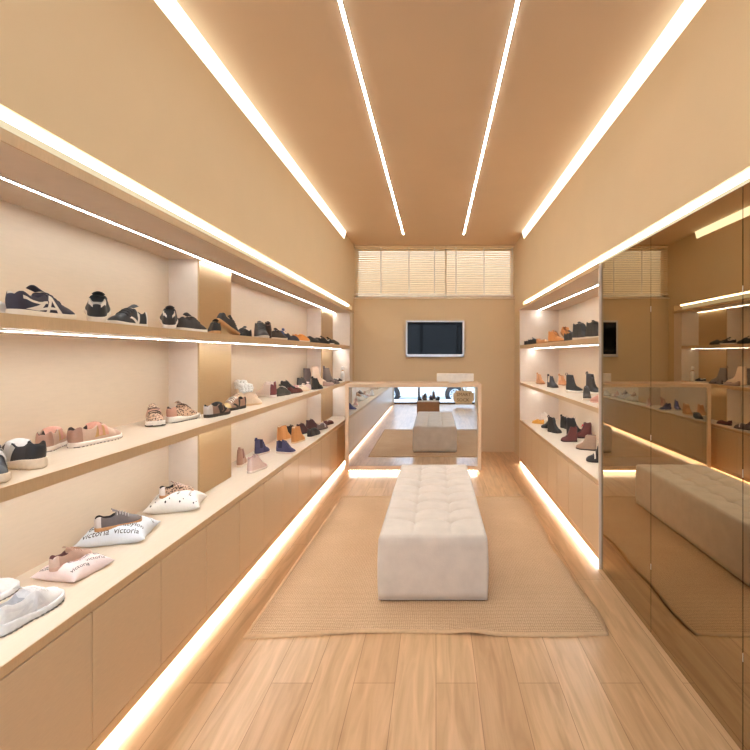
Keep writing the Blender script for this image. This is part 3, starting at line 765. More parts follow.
    # laces and tongue
    if 'la' in pl and style in ('sneaker', 'chunky', 'hightop', 'lace'):
        bm = bmesh.new(); a, b = (op[1]+.03, op[1]+.27)
        n = 5 if style != 'lace' else 6
        for j in range(n):
            tt = a+(b-a)*j/(n-1)
            pts = []
            for q in range(-5, 6):
                p = S.P(min(.8, tt+.012*(1 if q > 0 else -1)*(abs(q)/5)), q/5*.52, 0); pts.append(p+Vector((.002, 0, .0022 if abs(q) < 5 else -.001)))
            tube(bm, pts, .0026*L/.25, 6)
        obj('laces', bm, colm(pl['la'], .7), t, smooth=True, world=False)
        bm = bmesh.new(); G = []
        for j in range(7):
            u = j/6; tt = op[1]+.06-.13*u; row = []
            for q in range(-4, 5):
                p0 = S.P(op[1]+.06, q/4*.34, 0)
                row.append(Vector(((tt-.5)*L, p0.y*(.95+.25*u), p0.z+.004+u*L*(.085 if not tallst else .07)-abs(q/4)**2*.008*u)))
            G.append(row)
        grid(bm, G); obj('tongue', bm, um, t, smooth=True, world=False)
    if strap:
        bm = bmesh.new(); ts = [(op[1]+.06, op[1]+.13)] if style not in ('flat',) else [(.40, .47)]
        if style in ('chunky', 'sneaker'): ts = [(.42, .50), (.55, .62)]
        if style in ('hightop', 'lace'): ts = [(.56, .62)] if strap == 'white' else [(.46, .54)]
        for ta, tb in ts:
            G = []
            for q in range(-12, 13):
                qq = q/12*.85; row = []
                for tt in (ta, (ta+tb)/2, tb):
                    p = S.P(tt, qq, .0035)
                    if style == 'flat' and abs(qq) < .55:
                        pr = S.P(tt, .52, 0); p = Vector((p.x, S.yc(tt)+(pr.y-S.yc(tt))*qq/.55, pr.z+.03*L*(1-(qq/.55)**2)+.003))
                    row.append(p)
                G.append(row)
            grid(bm, G)
        obj('strap', bm, colm(ACC[strap], .5), t, smooth=True, world=False)
    if bow:
        bm = bmesh.new(); tt = min(.62, op[1]+.10); c = S.P(tt, 0, 0)+Vector((0, 0, .008)); sc = L*(.30 if bow == 'bow_blue' else .22)
        for sg in (-1, 1):
            rows_ = []
            for j in range(9):
                u = j/8; w = .06+.42*math.sin(PI*min(1, u*1.02))**.8 if u < 1 else .04
                cc = c+Vector((0, sg*u*sc*.62, .25*sc*math.sin(u*2.2)))
                rows_.append([cc+Vector((w*sc*.55*math.cos(a), 0, w*sc*.35*math.sin(a))) for a in [2*PI*k/10 for k in range(10)]])
            V = grid(bm, rows_, closed_u=True); bm.faces.new(V[-1]); bm.faces.new(V[0])
            tube(bm, [c, c+Vector((sc*.2, sg*sc*.25, -.002)), c+Vector((sc*.42, sg*sc*.40, -.012))], [sc*.05, sc*.06, sc*.03], 6)
        lathe(bm, [(sc*.02, -sc*.12), (sc*.11, -sc*.07), (sc*.12, 0), (sc*.11, sc*.07), (sc*.02, sc*.12)], 10, c)
        obj('bow', bm, colm(ACC[bow], .6), t, smooth=True, world=False)
    if style in ('chelsea', 'lace', 'tall') and pal not in ('beige', 'greyb'):
        for tt in ((.035,) if style != 'lace' else (.035,)):
            p = S.P(tt, .5, 0); p.y = S.yc(tt)
            bm = bmesh.new(); G = []
            for j in range(11):
                a = PI*j/10
                G.append([p+Vector((-.004+.012*math.cos(a), yy, -.006+.034*L/.22*math.sin(a))) for yy in (-.008, .008)])
            grid(bm, G); obj('pull_tab', bm, um if pal != 'blackgore' else colm((50, 48, 50)), t, smooth=True, world=False)
    if up:
        p = S.P(op[1]-.03, .0, 0); H = L*lin(st['h'], op[1]-.03); bm = bmesh.new(); G = []
        for j in range(11):
            a = PI*j/10; G.append([Vector((p.x+.012+.012*math.cos(a), yy, H-.01+.034*math.sin(a))) for yy in (-.008, .008)])
        grid(bm, G); obj('pull_tab', bm, um, t, smooth=True, world=False)
    if style == 'fur':
        bm = bmesh.new(); ring = []
        ta = [op[0]+(op[1]-op[0])*i/9 for i in range(10)]
        ring = [S.P(x, .5) for x in ta]+[S.P(x, -.5) for x in ta[::-1]]
        rnd = random.Random(3)
        for lv, rr in ((0, .015), (.018, .016), (-.016, .015)):
            for i in range(len(ring)):
                for hh in (0, .5):
                    p = ring[i].lerp(ring[(i+1) % len(ring)], hh)+Vector((rnd.uniform(-.005, .005), rnd.uniform(-.005, .005), lv-.016+rnd.uniform(-.004, .004)))
                    tb = bmesh.new(); bmesh.ops.create_icosphere(tb, subdivisions=2, radius=rr*rnd.uniform(.75, 1.15))
                    for v in tb.verts: v.co = v.co*(1+.22*noise.noise(v.co*160+Vector((i, lv*50, 0))))+p
                    merge(bm, tb)
        obj('fur_cuff', bm, mat('white_fur', (252, 250, 246), .95, var=.05, scale=120, bump=.8, bscale=220), t, smooth=True, world=False)
    return t

SURF = {'LT': (1.64, 'upper left shelf'), 'LM': (1.13, 'middle left shelf'), 'LB': (.61, 'left worktop'), 'RT': (1.64, 'upper right shelf'), 'RM': (1.13, 'middle right shelf'), 'RB': (.61, 'right worktop')}
KIND = {'sneaker': ('sneaker', 'sneaker'), 'chunky': ('chunky_sneaker', 'sneaker'), 'hightop': ('high_top_shoe', 'shoe'), 'chelsea': ('ankle_boot', 'boot'), 'tall': ('tall_boot', 'boot'),
        'lace': ('lace_up_boot', 'boot'), 'fur': ('fur_boot', 'boot'), 'ugg': ('suede_boot', 'boot'), 'flat': ('flat_shoe', 'shoe'), 'moc': ('slip_on_shoe', 'shoe')}
SHOES = [
    ('LT', -1.405, 1.303, 90, 0.2175, 'sneaker', 'white', 'pale sneaker at the extreme left end of the upper left shelf, mostly out of frame', {}),
    ('LT', -1.325, 1.448, 90, 0.2175, 'sneaker', 'navy_x', 'navy sneaker with white crossed side stripes on the upper left shelf', {}),
    ('LT', -1.36, 1.725, 128, 0.2175, 'sneaker', 'black_w', 'black sneaker seen from its heel with white collar, beside the striped black sneaker', {'ry': -16, 'lift': 0.031}),
    ('LT', -1.4, 1.955, -88, 0.2218, 'sneaker', 'black_v', 'black sneaker with white slanted side stripe and white heel tab on the upper left shelf', {}),
    ('LT', -1.36, 2.186, 124, 0.2088, 'sneaker', 'char_w', 'charcoal sneaker seen from its heel with white collar edge beside the first grey pillar', {'ry': -16, 'lift': 0.031}),
    ('LT', -1.36, 2.387, 84, 0.2175, 'sneaker', 'char', 'charcoal low sneaker with thick white sole pointing away in front of the pillar side', {}),
    ('LT', -1.342, 2.601, 128, 0.1827, 'sneaker', 'gum', 'black sneaker with gum sole standing flat in front of the gold pillar face', {}),
    ('LT', -1.36, 2.798, 62, 0.1827, 'sneaker', 'gum', 'black sneaker with gum sole propped heel up on its mate at the gold pillar', {'ry': 32, 'lift': 0.045}),
    ('LT', -1.463, 3.265, -95, 0.1914, 'sneaker', 'blackall', 'plain black shoe half hidden behind the grey toe-forward sneaker on upper left shelf', {}),
    ('LT', -1.363, 3.346, -52, 0.2088, 'hightop', 'grey', 'dark grey high sneaker with white edging facing the aisle on the upper left shelf', {}),
    ('LT', -1.38, 3.511, 116, 0.1914, 'hightop', 'brown', 'dark brown shoe seen from its heel with rosy lining on the upper left shelf', {'ry': -16, 'lift': 0.028}),
    ('LT', -1.36, 3.701, 75, 0.2088, 'sneaker', 'brownw', 'dark brown low shoe with pale sole pointing away on the upper left shelf', {}),
    ('LT', -1.46, 4.117, 15, 0.174, 'hightop', 'bluebow', 'blue shoe with a large ribbon bow on the upper left shelf', {'bow': 'bow_blue'}),
    ('LT', -1.33, 3.958, 80, 0.2088, 'flat', 'navyflat', 'flat navy shoe just beyond the blue bow shoe', {}),
    ('LT', -1.509, 4.677, 20, 0.174, 'flat', 'blackall', 'small black flat with a bow behind the orange moccasin', {'bow': 'bow_black'}),
    ('LT', -1.339, 4.268, 65, 0.2088, 'moc', 'orange', 'orange moccasin on a pale sole on the upper left shelf', {}),
    ('LT', -1.355, 4.594, 40, 0.1914, 'moc', 'blackall', 'black strappy shoe directly beyond the orange moccasin', {}),
    ('LT', -1.356, 4.745, 70, 0.2001, 'flat', 'blackall', 'black low flat, second shoe beyond the orange moccasin', {'strap': 'black'}),
    ('LT', -1.421, 5.109, 70, 0.2001, 'moc', 'char2', 'blackish slip-on, third shoe beyond the orange moccasin', {}),
    ('LT', -1.338, 5.091, 60, 0.1914, 'sneaker', 'blackall', 'black laced shoe, fourth beyond the orange moccasin', {}),
    ('LT', -1.36, 5.44, 70, 0.1914, 'sneaker', 'black_w', 'black shoe with white trim near the far end of the upper left shelf', {}),
    ('LT', -1.344, 5.621, 50, 0.1827, 'moc', 'oliveg', 'dark olive shoe at the very far end of the upper left shelf', {}),
    ('LM', -1.387, 1.339, -45, 0.2175, 'chunky', 'bw', 'black and silver chunky trainer facing the aisle at the left photo edge', {'strap': 'silver'}),
    ('LM', -1.45, 1.491, 165, 0.2175, 'chunky', 'bw', 'black chunky trainer with bulky cream heel sole beside the one at the left photo edge', {'strap': 'silver'}),
    ('LM', -1.606, 1.794, 118, 0.2175, 'sneaker', 'rose', 'rose pink and gold sneaker turned heel to the room, nearer one of the rose pair', {'strap': 'rose'}),
    ('LM', -1.499, 1.893, 84, 0.2306, 'sneaker', 'rose', 'rose pink and gold sneaker in profile behind its turned mate', {'strap': 'rose'}),
    ('LM', -1.563, 2.388, -50, 0.2088, 'chunky', 'leop', 'leopard and rose strapped trainer facing the aisle on the middle left shelf', {'strap': 'rose2'}),
    ('LM', -1.492, 2.53, 84, 0.2175, 'chunky', 'leop', 'leopard trainer with white and black chunky sole in profile, right of its strapped mate', {}),
    ('LM', -1.389, 2.727, 84, 0.2175, 'sneaker', 'bronze', 'bronze and black sneaker with silver heel in front of the middle pillar', {'strap': 'black'}),
    ('LM', -1.426, 3.022, -105, 0.2262, 'sneaker', 'taupe', 'taupe and black sneaker with white laces and black heel, beside the white fur boots', {}),
    ('LM', -1.603, 3.646, 30, 0.174, 'fur', 'cream', 'cream boot with white fur cuff, the one nearer the back panel', {}),
    ('LM', -1.415, 3.288, 65, 0.174, 'fur', 'cream', 'cream boot with white fur cuff, the one nearer the shelf edge', {}),
    ('LM', -1.551, 3.93, 150, 0.2349, 'hightop', 'marw', 'maroon and white high shoe seen from its heel beside the white fur boots', {}),
    ('LM', -1.448, 4.057, 78, 0.2175, 'sneaker', 'dgreen', 'dark green low sneaker with silver laces on the middle left shelf', {}),
    ('LM', -1.598, 4.658, 20, 0.1653, 'hightop', 'blackall', 'black baby high shoe behind the maroon pink-bow shoe', {}),
    ('LM', -1.41, 4.3, 74, 0.2088, 'flat', 'maroon', 'maroon flat shoe with a pink bow on the middle left shelf', {'bow': 'bow_pink'}),
    ('LM', -1.61, 5.241, 30, 0.1653, 'hightop', 'grey', 'grey baby high shoe toward the back panel, beyond the black baby shoe', {}),
    ('LM', -1.402, 4.532, 50, 0.1566, 'moc', 'creamlow', 'cream baby slipper beyond the maroon bow shoe', {'bow': 'bow_cream'}),
    ('LM', -1.611, 5.498, 60, 0.2088, 'tall', 'greyb', 'grey short boot standing against the back panel', {}),
    ('LM', -1.413, 4.74, 60, 0.1653, 'moc', 'pinkw', 'pale pink baby slipper next to the small black pointed boot', {'bow': 'bow_pinkw'}),
    ('LM', -1.321, 4.775, 70, 0.174, 'chelsea', 'blackall', 'small black pointed boot on the middle left shelf', {}),
    ('LM', -1.497, 5.485, 60, 0.2349, 'tall', 'beige', 'tall beige boot near the far pillar', {}),
    ('LM', -1.412, 5.698, 60, 0.2088, 'tall', 'greyb2', 'tall grey boot just beyond the tall beige boot', {}),
    ('LM', -1.331, 5.324, 60, 0.174, 'flat', 'pinkgrey', 'pinkish grey flat beyond the tall grey boot', {}),
    ('LM', -1.328, 5.628, 60, 0.1653, 'flat', 'greymix', 'grey flat with dark strap near the far end of middle left shelf', {'strap': 'black'}),
    ('LM', -1.372, 6.032, 60, 0.1479, 'moc', 'black_w', 'tiny black and white shoe beside the white bottle', {}),
    ('LB', -1.415, 1.488, 88, 0.2306, 'chunky', 'allwhite', 'white chunky running shoe on the worktop, front of the pair', {}),
    ('LB', -1.645, 1.553, 88, 0.2306, 'chunky', 'allwhite', 'white running shoe mostly out of frame behind the front white one', {}),
    ('LB', -1.602, 3.541, 104, 0.1914, 'chelsea', 'rosegold', 'rose gold high shoe nearest the camera among the small high shoes', {}),
    ('LB', -1.404, 3.373, 76, 0.1958, 'hightop', 'pink', 'pale pink high-top with white sole near the worktop edge', {}),
    ('LB', -1.591, 3.933, 80, 0.1914, 'chelsea', 'navyb', 'navy blue high-top nearer the back panel, left one of the navy pair', {}),
    ('LB', -1.379, 3.953, -8, 0.1827, 'hightop', 'navyb', 'navy blue high-top turned to the aisle in front of the tan boots', {}),
    ('LB', -1.608, 4.55, 80, 0.2088, 'ugg', 'tan', 'tan suede ankle boot partly behind the other tan boot', {}),
    ('LB', -1.435, 4.472, 82, 0.2132, 'ugg', 'tan', 'tan suede ankle boot nearer the worktop edge', {}),
    ('LB', -1.624, 4.864, 70, 0.174, 'hightop', 'blackall', 'black high shoe hidden behind the tan suede boots', {}),
    ('LB', -1.515, 4.919, 60, 0.1914, 'hightop', 'marblk', 'maroon and black high shoe right beyond the tan boots', {}),
    ('LB', -1.376, 4.831, 78, 0.2175, 'moc', 'blackall', 'black wedge shoe with low profile near the worktop edge', {}),
    ('LB', -1.49, 5.22, 50, 0.1914, 'hightop', 'marblk', 'maroon high shoe behind the black wedge shoe', {}),
    ('LB', -1.379, 5.214, 75, 0.1914, 'moc', 'greymix', 'dark grey shoe with pale strap beyond the maroon high shoe', {'strap': 'silver'}),
    ('LB', -1.388, 5.55, 75, 0.2001, 'flat', 'maroon', 'maroon strap flat alone at the far end of the left worktop', {'strap': 'maroon'}),
    ('RT', 1.27, 5.855, -60, 0.174, 'moc', 'blackall', 'black shoe at the far left end of the upper right shelf', {}),
    ('RT', 1.28, 5.616, -60, 0.2001, 'sneaker', 'blackall', 'black laced shoe, second from the far end of the upper right shelf', {}),
    ('RT', 1.234, 4.991, -70, 0.2001, 'flat', 'tanflat', 'tan flat with low sides on the upper right shelf', {}),
    ('RT', 1.344, 4.939, -100, 0.2001, 'hightop', 'navydark', 'dark navy high shoe between the tan flat and tan lace-up', {}),
    ('RT', 1.26, 4.515, -60, 0.2001, 'hightop', 'tan2', 'tan high lace-up beside the dark navy shoe', {}),
    ('RT', 1.29, 4.267, -80, 0.2001, 'sneaker', 'tan2', 'tan low shoe propped toe down against a black one', {'ry': 32, 'lift': 0.045}),
    ('RT', 1.25, 3.952, -70, 0.2001, 'sneaker', 'blackall', 'black low sneaker beyond the propped tan shoe on the upper right shelf', {}),
    ('RT', 1.239, 3.644, -75, 0.2349, 'hightop', 'blackw2', 'large black trainer on a pale sole on the upper right shelf', {}),
    ('RT', 1.42, 4.24, 180, 0.1914, 'hightop', 'yellow', 'mustard yellow shoe behind the large black trainer', {'strap': 'red'}),
    ('RT', 1.271, 3.409, -75, 0.2262, 'hightop', 'blackw2', 'black trainer beside the mirrored panel on the upper right shelf', {}),
    ('RM', 1.359, 5.59, -75, 0.174, 'chelsea', 'tan3', 'tan chelsea boot at the far end of the middle right shelf', {}),
    ('RM', 1.356, 5.006, -72, 0.1827, 'chelsea', 'blackgore', 'black chelsea boot with white side gore between two tan boots', {}),
    ('RM', 1.604, 5.41, -65, 0.1653, 'chelsea', 'tan3', 'tan chelsea boot toward the back panel beyond the black one', {}),
    ('RM', 1.421, 4.413, -40, 0.174, 'tall', 'blackws', 'tall black sock boot with white sole on the middle right shelf', {}),
    ('RM', 1.56, 4.246, -65, 0.1914, 'tall', 'blackws', 'black sock boot with white sole nearest the mirrored panel', {}),
    ('RM', 1.29, 3.686, -105, 0.174, 'hightop', 'blackw2', 'low black shoe with pale sole in front of the black sock boots', {}),
    ('RM', 1.297, 3.422, 110, 0.174, 'moc', 'pinktoe', 'pink toed shoe cut off by the mirrored panel edge', {}),
    ('RB', 1.336, 5.63, 150, 0.1566, 'moc', 'yellow', 'yellow baby shoe at the far end of the right worktop', {}),
    ('RB', 1.498, 5.855, -60, 0.174, 'hightop', 'whiteb', 'white high shoe beside the yellow baby shoe', {}),
    ('RB', 1.383, 5.288, 160, 0.174, 'hightop', 'blackall', 'black laced shoe partly behind the front black lace boot', {}),
    ('RB', 1.374, 4.985, -55, 0.1827, 'lace', 'blackall', 'black lace boot third along the right worktop', {}),
    ('RB', 1.588, 5.252, -70, 0.1914, 'chelsea', 'blackall', 'black chelsea boot with pale toe detail near the back panel', {}),
    ('RB', 1.581, 4.861, -10, 0.2001, 'lace', 'blackall', 'tall black lace boot with pull tabs on the right worktop', {'up': 1}),
    ('RB', 1.383, 4.472, 175, 0.1653, 'lace', 'maroon', 'small maroon lace boot at the edge of the right worktop', {}),
    ('RB', 1.589, 4.658, 160, 0.1827, 'lace', 'maroon', 'maroon boot with a pink bow beside the mirrored panel', {'bow': 'bow_red'}),
    ('RB', 1.429, 4.097, 150, 0.1827, 'ugg', 'taupeb', 'taupe suede boot pointing to the aisle on the right worktop', {}),
    ('RB', 1.357, 3.623, 160, 0.174, 'lace', 'blackw3', 'black boot with white strap nearest the camera on the right worktop', {'strap': 'white'}),
]
for i, (sf, x, y, yaw, L, style, pal, label, k) in enumerate(SHOES):
    z, nm = SURF[sf]
    make_shoe(KIND[style][0], label, KIND[style][1], (x, y, z+.0006), yaw, L, style, pal, 'shoes on the '+nm, foot=1 if i % 2 else -1, **k)

# ------------------------------------------------------------------ pillows with printed lettering
def text_pts(s, size):
    cu = bpy.data.curves.new('lettering', 'FONT'); cu.body = s; cu.size = size; cu.align_x = 'CENTER'; cu.align_y = 'CENTER'; cu.resolution_u = 2
    o = bpy.data.objects.new('lettering', cu); COL.objects.link(o)
    dg = bpy.context.evaluated_depsgraph_get(); dg.update()
    me = bpy.data.meshes.new_from_object(o.evaluated_get(dg))
    bm = bmesh.new(); bm.from_mesh(me); bpy.data.meshes.remove(me)
    bpy.data.objects.remove(o); bpy.data.curves.remove(cu)
    bmesh.ops.subdivide_edges(bm, edges=[e for e in bm.edges if e.calc_length() > size*.2], cuts=1)
    return bm
def pillow(label, loc, yaw, sx, sy, th, col, prints, seed):
    t = thing('printed_pillow', label, 'pillow', loc, (0, 0, R(yaw)), 'display pillows on the left worktop')
    def H(u, v):   # u,v in [-1,1]: half thickness
        e = max(0, (1-u*u))*max(0, (1-v*v))
        return th*.5*(e**.52)*(1+.16*noise.noise(Vector((u*1.6+seed, v*1.6, 0)))) - .014*math.exp(-((u*sx/.10)**2+(v*sy/.06)**2))
    def XY(u, v):
        pin = .22
        return sx*.5*u*(1-pin*(1-v*v)*abs(u)**3*.6)*(1+.0), sy*.5*v*(1-pin*(1-u*u)*abs(v)**3*.6)
    def pt(u, v, s, off=0):
        x, y = XY(u, v); h = max(0, H(u, v))
        wr = .0022*noise.noise(Vector((u*6+seed, v*6, seed)))*(1 if h > .004 else 0)
        z0 = th*.20
        lo = z0*(1-max(0, 1-u*u)*max(0, 1-v*v))**1.5
        return Vector((x, y, (z0*.6+th*.08+h*1.35+wr+off) if s > 0 else max(.0012, z0*.6+th*.08-h*.9)))
    N = 30; rnd = [math.sin(PI/2*(-1+2*i/N)) for i in range(N+1)]
    bm = bmesh.new()
    for s in (1, -1):
        grid(bm, [[pt(u, v, s) for u in rnd] for v in rnd])
    bmesh.ops.remove_doubles(bm, verts=bm.verts, dist=4e-4)
    c = obj('cover', bm, col, t, smooth=True, world=False)
    ink = mat('dark_print_ink', (52, 48, 52), .8)
    dots = bmesh.new()
    for kind, u, v, size, rot in prints:
        if kind == '.':
            tb = bmesh.new(); bmesh.ops.create_circle(tb, cap_ends=True, radius=size, segments=8)
        else: tb = text_pts(kind, size)
        for vv in tb.verts:
            a = R(rot); x = vv.co.x*math.cos(a)-vv.co.y*math.sin(a); y = vv.co.x*math.sin(a)+vv.co.y*math.cos(a)
            uu = max(-.98, min(.98, u+x/(sx*.5))); v2 = max(-.98, min(.98, v+y/(sy*.5)))
            vv.co = pt(uu, v2, 1, .0012)
        if kind == '.': merge(dots, tb)
        else: obj('printed_word', tb, ink, c, world=False)
    if dots.verts: obj('printed_dots', dots, ink, c, world=False)
    return t, pt(0, 0, 1).z
px1, zt1 = pillow('pale pink pillow with dark printed words under a rose sneaker', (-1.505, 1.79, .6106), -9, .205, .185, .085, mat('pink_cotton', (244, 226, 224), .9, var=.03, bump=.2), [
    ('victoria', -.45, -.80, .024, 0), ('victoria', .35, .62, .024, 75), ('victoria', .72, .30, .024, 75), ('Babylon', .30, -.1, .024, 75), ('victoria', .75, -.45, .024, 75), ('Babylon', .55, .80, .022, 75)], 1.3)
px2, zt2 = pillow('pale blue-white pillow with dark printed words under a pewter sneaker', (-1.565, 2.13, .6106), 16, .29, .23, .115, mat('bluewhite_cotton', (232, 238, 246), .9, var=.02, bump=.2), [
    ('victoria', -.45, -.82, .036, 0), ('Babylon', -.35, -.52, .036, 0), ('victoria', .42, -.80, .036, 0), ('Babylon', .50, -.48, .036, 0), ('victoria', .05, -.25, .032, 0), ('Babylon', -.75, -.2, .03, 0), ('victoria', .7, .5, .03, 0), ('Babylon', -.5, .55, .03, 0)], 4.1)
dots = [('.', -.85+.243*i, -.55-.22*(i % 2), .0032, 0) for i in range(8)]+[('.', -.8+.23*i, .62+.2*(i % 2), .0032, 0) for i in range(8)]+[('.', -.75+.5*i, -.88, .0045, 0) for i in range(4)]
px3, zt3 = pillow('white pillow with small dots and upright printed words under a leopard sneaker', (-1.535, 2.545, .6106), 18, .29, .22, .125, mat('white_cotton', (246, 242, 236), .9, var=.02, bump=.2), [
    ('victoria', -.62+.40*i, -.30, .020, 78) for i in range(4)]+dots, 8.7)
make_shoe('sneaker', 'rose metallic sneaker lying on the pale pink pillow', 'sneaker', (-1.515, 1.785, .6106+zt1-.008), 78, .155, 'sneaker', 'rosem', 'shoes on display pillows')
make_shoe('sneaker', 'pewter sneaker with gum sole lying on the blue-white pillow', 'sneaker', (-1.545, 2.095, .6106+zt2-.010), 44, .185, 'sneaker', 'pewter', 'shoes on display pillows')
make_shoe('sneaker', 'leopard sneaker with tan sole lying on the dotted white pillow', 'sneaker', (-1.525, 2.53, .6106+zt3-.010), 48, .175, 'sneaker', 'leopg', 'shoes on display pillows')


# ------------------------------------------------------------------ small items on the shelves
t = thing('spray_bottle', 'white care bottle with tall cap at the far end of the middle left shelf', 'bottle', (-1.335, 6.15, 1.1306))
bm = bmesh.new(); lathe(bm, [(.024, 0), (.029, .004), (.030, .10), (.026, .125), (.014, .138), (.013, .146)], 20, (0, 0, 0)); obj('body', bm, M['white'], t, smooth=True, world=False)
bm = bmesh.new(); lathe(bm, [(.015, .1462), (.015, .156), (.015, .158)], 16); obj('collar_ring', bm, mat('brass_ring', (196, 150, 96), .3, metal=.8), t, smooth=True, world=False)
bm = bmesh.new(); lathe(bm, [(.019, .1585), (.022, .168), (.023, .19), (.018, .207), (.006, .212)], 18); obj('cap', bm, M['white'], t, smooth=True, world=False)
t = thing('price_tag', 'small white folded price tag left of the bronze sneaker', 'tag', (-1.42, 2.60, 1.1306), (0, 0, R(20)))
bm = bmesh.new(); grid(bm, [[Vector((0, -.014, 0)), Vector((0, .014, 0))], [Vector((-.008, -.014, .035)), Vector((-.008, .014, .035))], [Vector((-.018, -.014, 0)), Vector((-.018, .014, 0))]])
obj('card', bm, M['white'], t, world=False)

# ------------------------------------------------------------------ low table with shoes by the camera (seen in the counter mirror)
t = thing('display_table', 'low brown table with white top carrying shoes, seen in the counter mirror', 'table', (-.18, .66, 0))
box('top_board', M['white'], (-.45, .09, .34, .99, .41, .44), t, bev=.003)
box('body', mat('brown_panel', (150, 108, 74), .5), (-.44, .08, .35, .98, .06, .4095), t)
box('plinth', M['dark'], (-.40, .04, .39, .94, .0005, .0595), t)
for i, (x, y, yaw, st, pal, lab) in enumerate([(-.385, .87, 80, 'sneaker', 'blackall', 'black sneaker on the low table, outer corner'), (-.255, .82, 95, 'hightop', 'brown', 'brown high shoe on the low table'),
                                          (-.115, .80, 80, 'sneaker', 'marblk', 'maroon and black sneaker in the middle of the low table'), (.045, .86, 100, 'moc', 'blackall', 'black slip-on on the low table end'),
                                          (-.30, .54, 80, 'sneaker', 'bronze', 'bronze sneaker at the camera side of the low table'), (-.05, .54, 80, 'chelsea', 'brown', 'brown ankle boot at the camera side of the low table')]):
    make_shoe(KIND[st][0], lab, KIND[st][1], (x, y, .4406), yaw, .23, st, pal, 'shoes on the low table')
# hanging sign with two straps, lettering faces the street and reads in the mirror
t = thing('hanging_sign', 'beige rounded sign hung on two straps with dotted capitals, seen in the counter mirror', 'sign', (.8, -1.5, .1))
bm = bmesh.new(); tb = bmesh.new(); bx(tb, .50, 1.10, -1.515, -1.50, .08, .46)
bmesh.ops.bevel(tb, geom=[e for e in tb.edges if abs(e.verts[0].co.y-e.verts[1].co.y) > .01], offset=.06, segments=5, affect='EDGES'); merge(bm, tb)
obj('board', bm, mat('sign_beige', (222, 202, 170), .7), t)
bm = bmesh.new()
for x in (.74, .86): bx(bm, x-.022, x+.022, -1.512, -1.505, .455, ZC-.002)
obj('hanging_strap', bm, mat('strap_cream', (226, 214, 192), .8), t)
bm = bmesh.new()
for s, z, sz, dx in (('SMART', .345, .135, 0), ('SOCK', .19, .135, -.02)):
    tb = text_pts(s, sz)
    for v in tb.verts: v.co = Vector((.80+dx+v.co.x, -1.4985, z+v.co.y))
    merge(bm, tb)
obj('lettering', bm, mat('sign_brown_ink', (110, 84, 58), .8), t)

# ------------------------------------------------------------------ parked car in the street (only its wheel shows in the counter mirror)
t = thing('parked_car', 'pale parked car outside the shop front, its wheel seen in the counter mirror', 'car', (-1.2, -5.6, -.29))
prof = [(-1.9, .25), (-1.95, .55), (-1.85, .72), (-1.1, .86), (-.55, 1.30), (.6, 1.36), (1.35, 1.02), (1.85, .92), (1.95, .6), (1.9, .25)]
bm = bmesh.new(); rows_ = []
cx0 = -.55
for yy, s in ((-.80, .97), (-.70, 1.0), (.70, 1.0), (.80, .97)):
    rows_.append([Vector((cx0+x*s, -5.8+yy, -.29+.25+(z-.25)*s)) for x, z in prof])
V = grid(bm, rows_, closed_u=True); bm.faces.new(V[0]); bm.faces.new(V[-1])
obj('body', bm, mat('car_paint', (226, 230, 236), .25, coat=.6, var=.01), t)
bm = bmesh.new()
for y in (-6.605, -4.995): bx(bm, cx0-1.0, cx0+1.1, y-.005, y+.005, -.29+.92, -.29+1.24, bev=.004)
obj('side_window', bm, M['screen'], t)
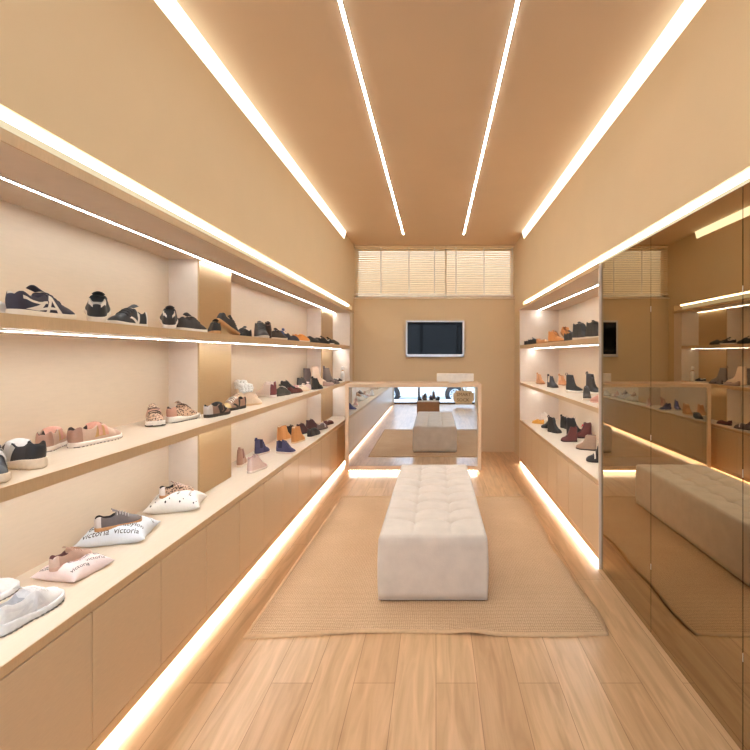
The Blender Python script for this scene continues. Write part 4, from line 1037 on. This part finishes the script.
for wx in (-1.15, 1.25):
    for wy, s in ((-4.99, 1), (-6.61, -1)):
        c = (cx0+wx, wy, -.29+.32)
        bm = bmesh.new(); lathe(bm, [(.37, -.03), (.37, .012*1)], 28, c, 'y'); obj('wheel_arch', bm, M['dark'], t)
        bm = bmesh.new(); lathe(bm, [(.20, -.08), (.31, -.08), (.32, -.02), (.31, .06), (.21, .065), (.2, .05)], 32, (c[0], c[1]+.0*s, c[2]), 'y'); w = obj('wheel', bm, mat('tyre_rubber', (40, 42, 48), .8), t, smooth=True)
        bm = bmesh.new(); lathe(bm, [(.20, .03), (.205, .066), (.19, .07), (.18, .055), (.07, .066), (.02, .072)] if s > 0 else [(.2, -.03), (.205, -.084), (.19, -.088), (.07, -.08), (.02, -.09)], 32, c, 'y'); obj('rim', bm, mat('wheel_rim', (214, 218, 226), .3, metal=.6), w, smooth=True)
        bm = bmesh.new()
        for k in range(10):
            a = 2*PI*k/10; lathe(bm, [(.024, .05*s), (.024, .072*s+(-.02 if s < 0 else 0))], 8, (c[0]+.15*math.cos(a), c[1], c[2]+.15*math.sin(a)), 'y')
        obj('rim_hole', bm, M['dark'], w)

# ------------------------------------------------------------------ lights
world = bpy.data.worlds.new('daylight'); scene.world = world; world.use_nodes = True
bg = world.node_tree.nodes['Background']
bg.inputs[0].default_value = (.80, .89, 1.0, 1); bg.inputs[1].default_value = 7.0
def area(name, loc, rot, sx, sy, power, col, portal=False):
    l = bpy.data.lights.new(name, 'AREA'); l.shape = 'RECTANGLE'; l.size = sx; l.size_y = sy; l.energy = power; l.color = col
    if portal: l.cycles.is_portal = True
    o = bpy.data.objects.new(name, l); COL.objects.link(o); o.location = loc; o.rotation_euler = rot; return o
area('daylight_portal', (-.08, YF-.16, 1.32), (R(90), 0, 0), 3.1, 2.6, 1, (1, 1, 1), portal=True)

# ------------------------------------------------------------------ camera
cam = bpy.data.cameras.new('camera'); co = bpy.data.objects.new('camera', cam); COL.objects.link(co)
co.location = (0, 0, 1.52); co.rotation_euler = (R(90), 0, 0)
cam.sensor_width = 36; cam.lens = 430/750*36; cam.shift_x = -61/750; cam.shift_y = -21/750; cam.clip_start = .05
scene.camera = co
scene.view_settings.view_transform = 'Standard'; scene.view_settings.look = 'None'; scene.view_settings.exposure = 0.0
scene.cycles.max_bounces = 12; scene.cycles.diffuse_bounces = 7; scene.cycles.glossy_bounces = 6; scene.cycles.use_denoising = True
scene.cycles.sample_clamp_indirect = 6.0; scene.cycles.caustics_reflective = False; scene.cycles.caustics_refractive = False
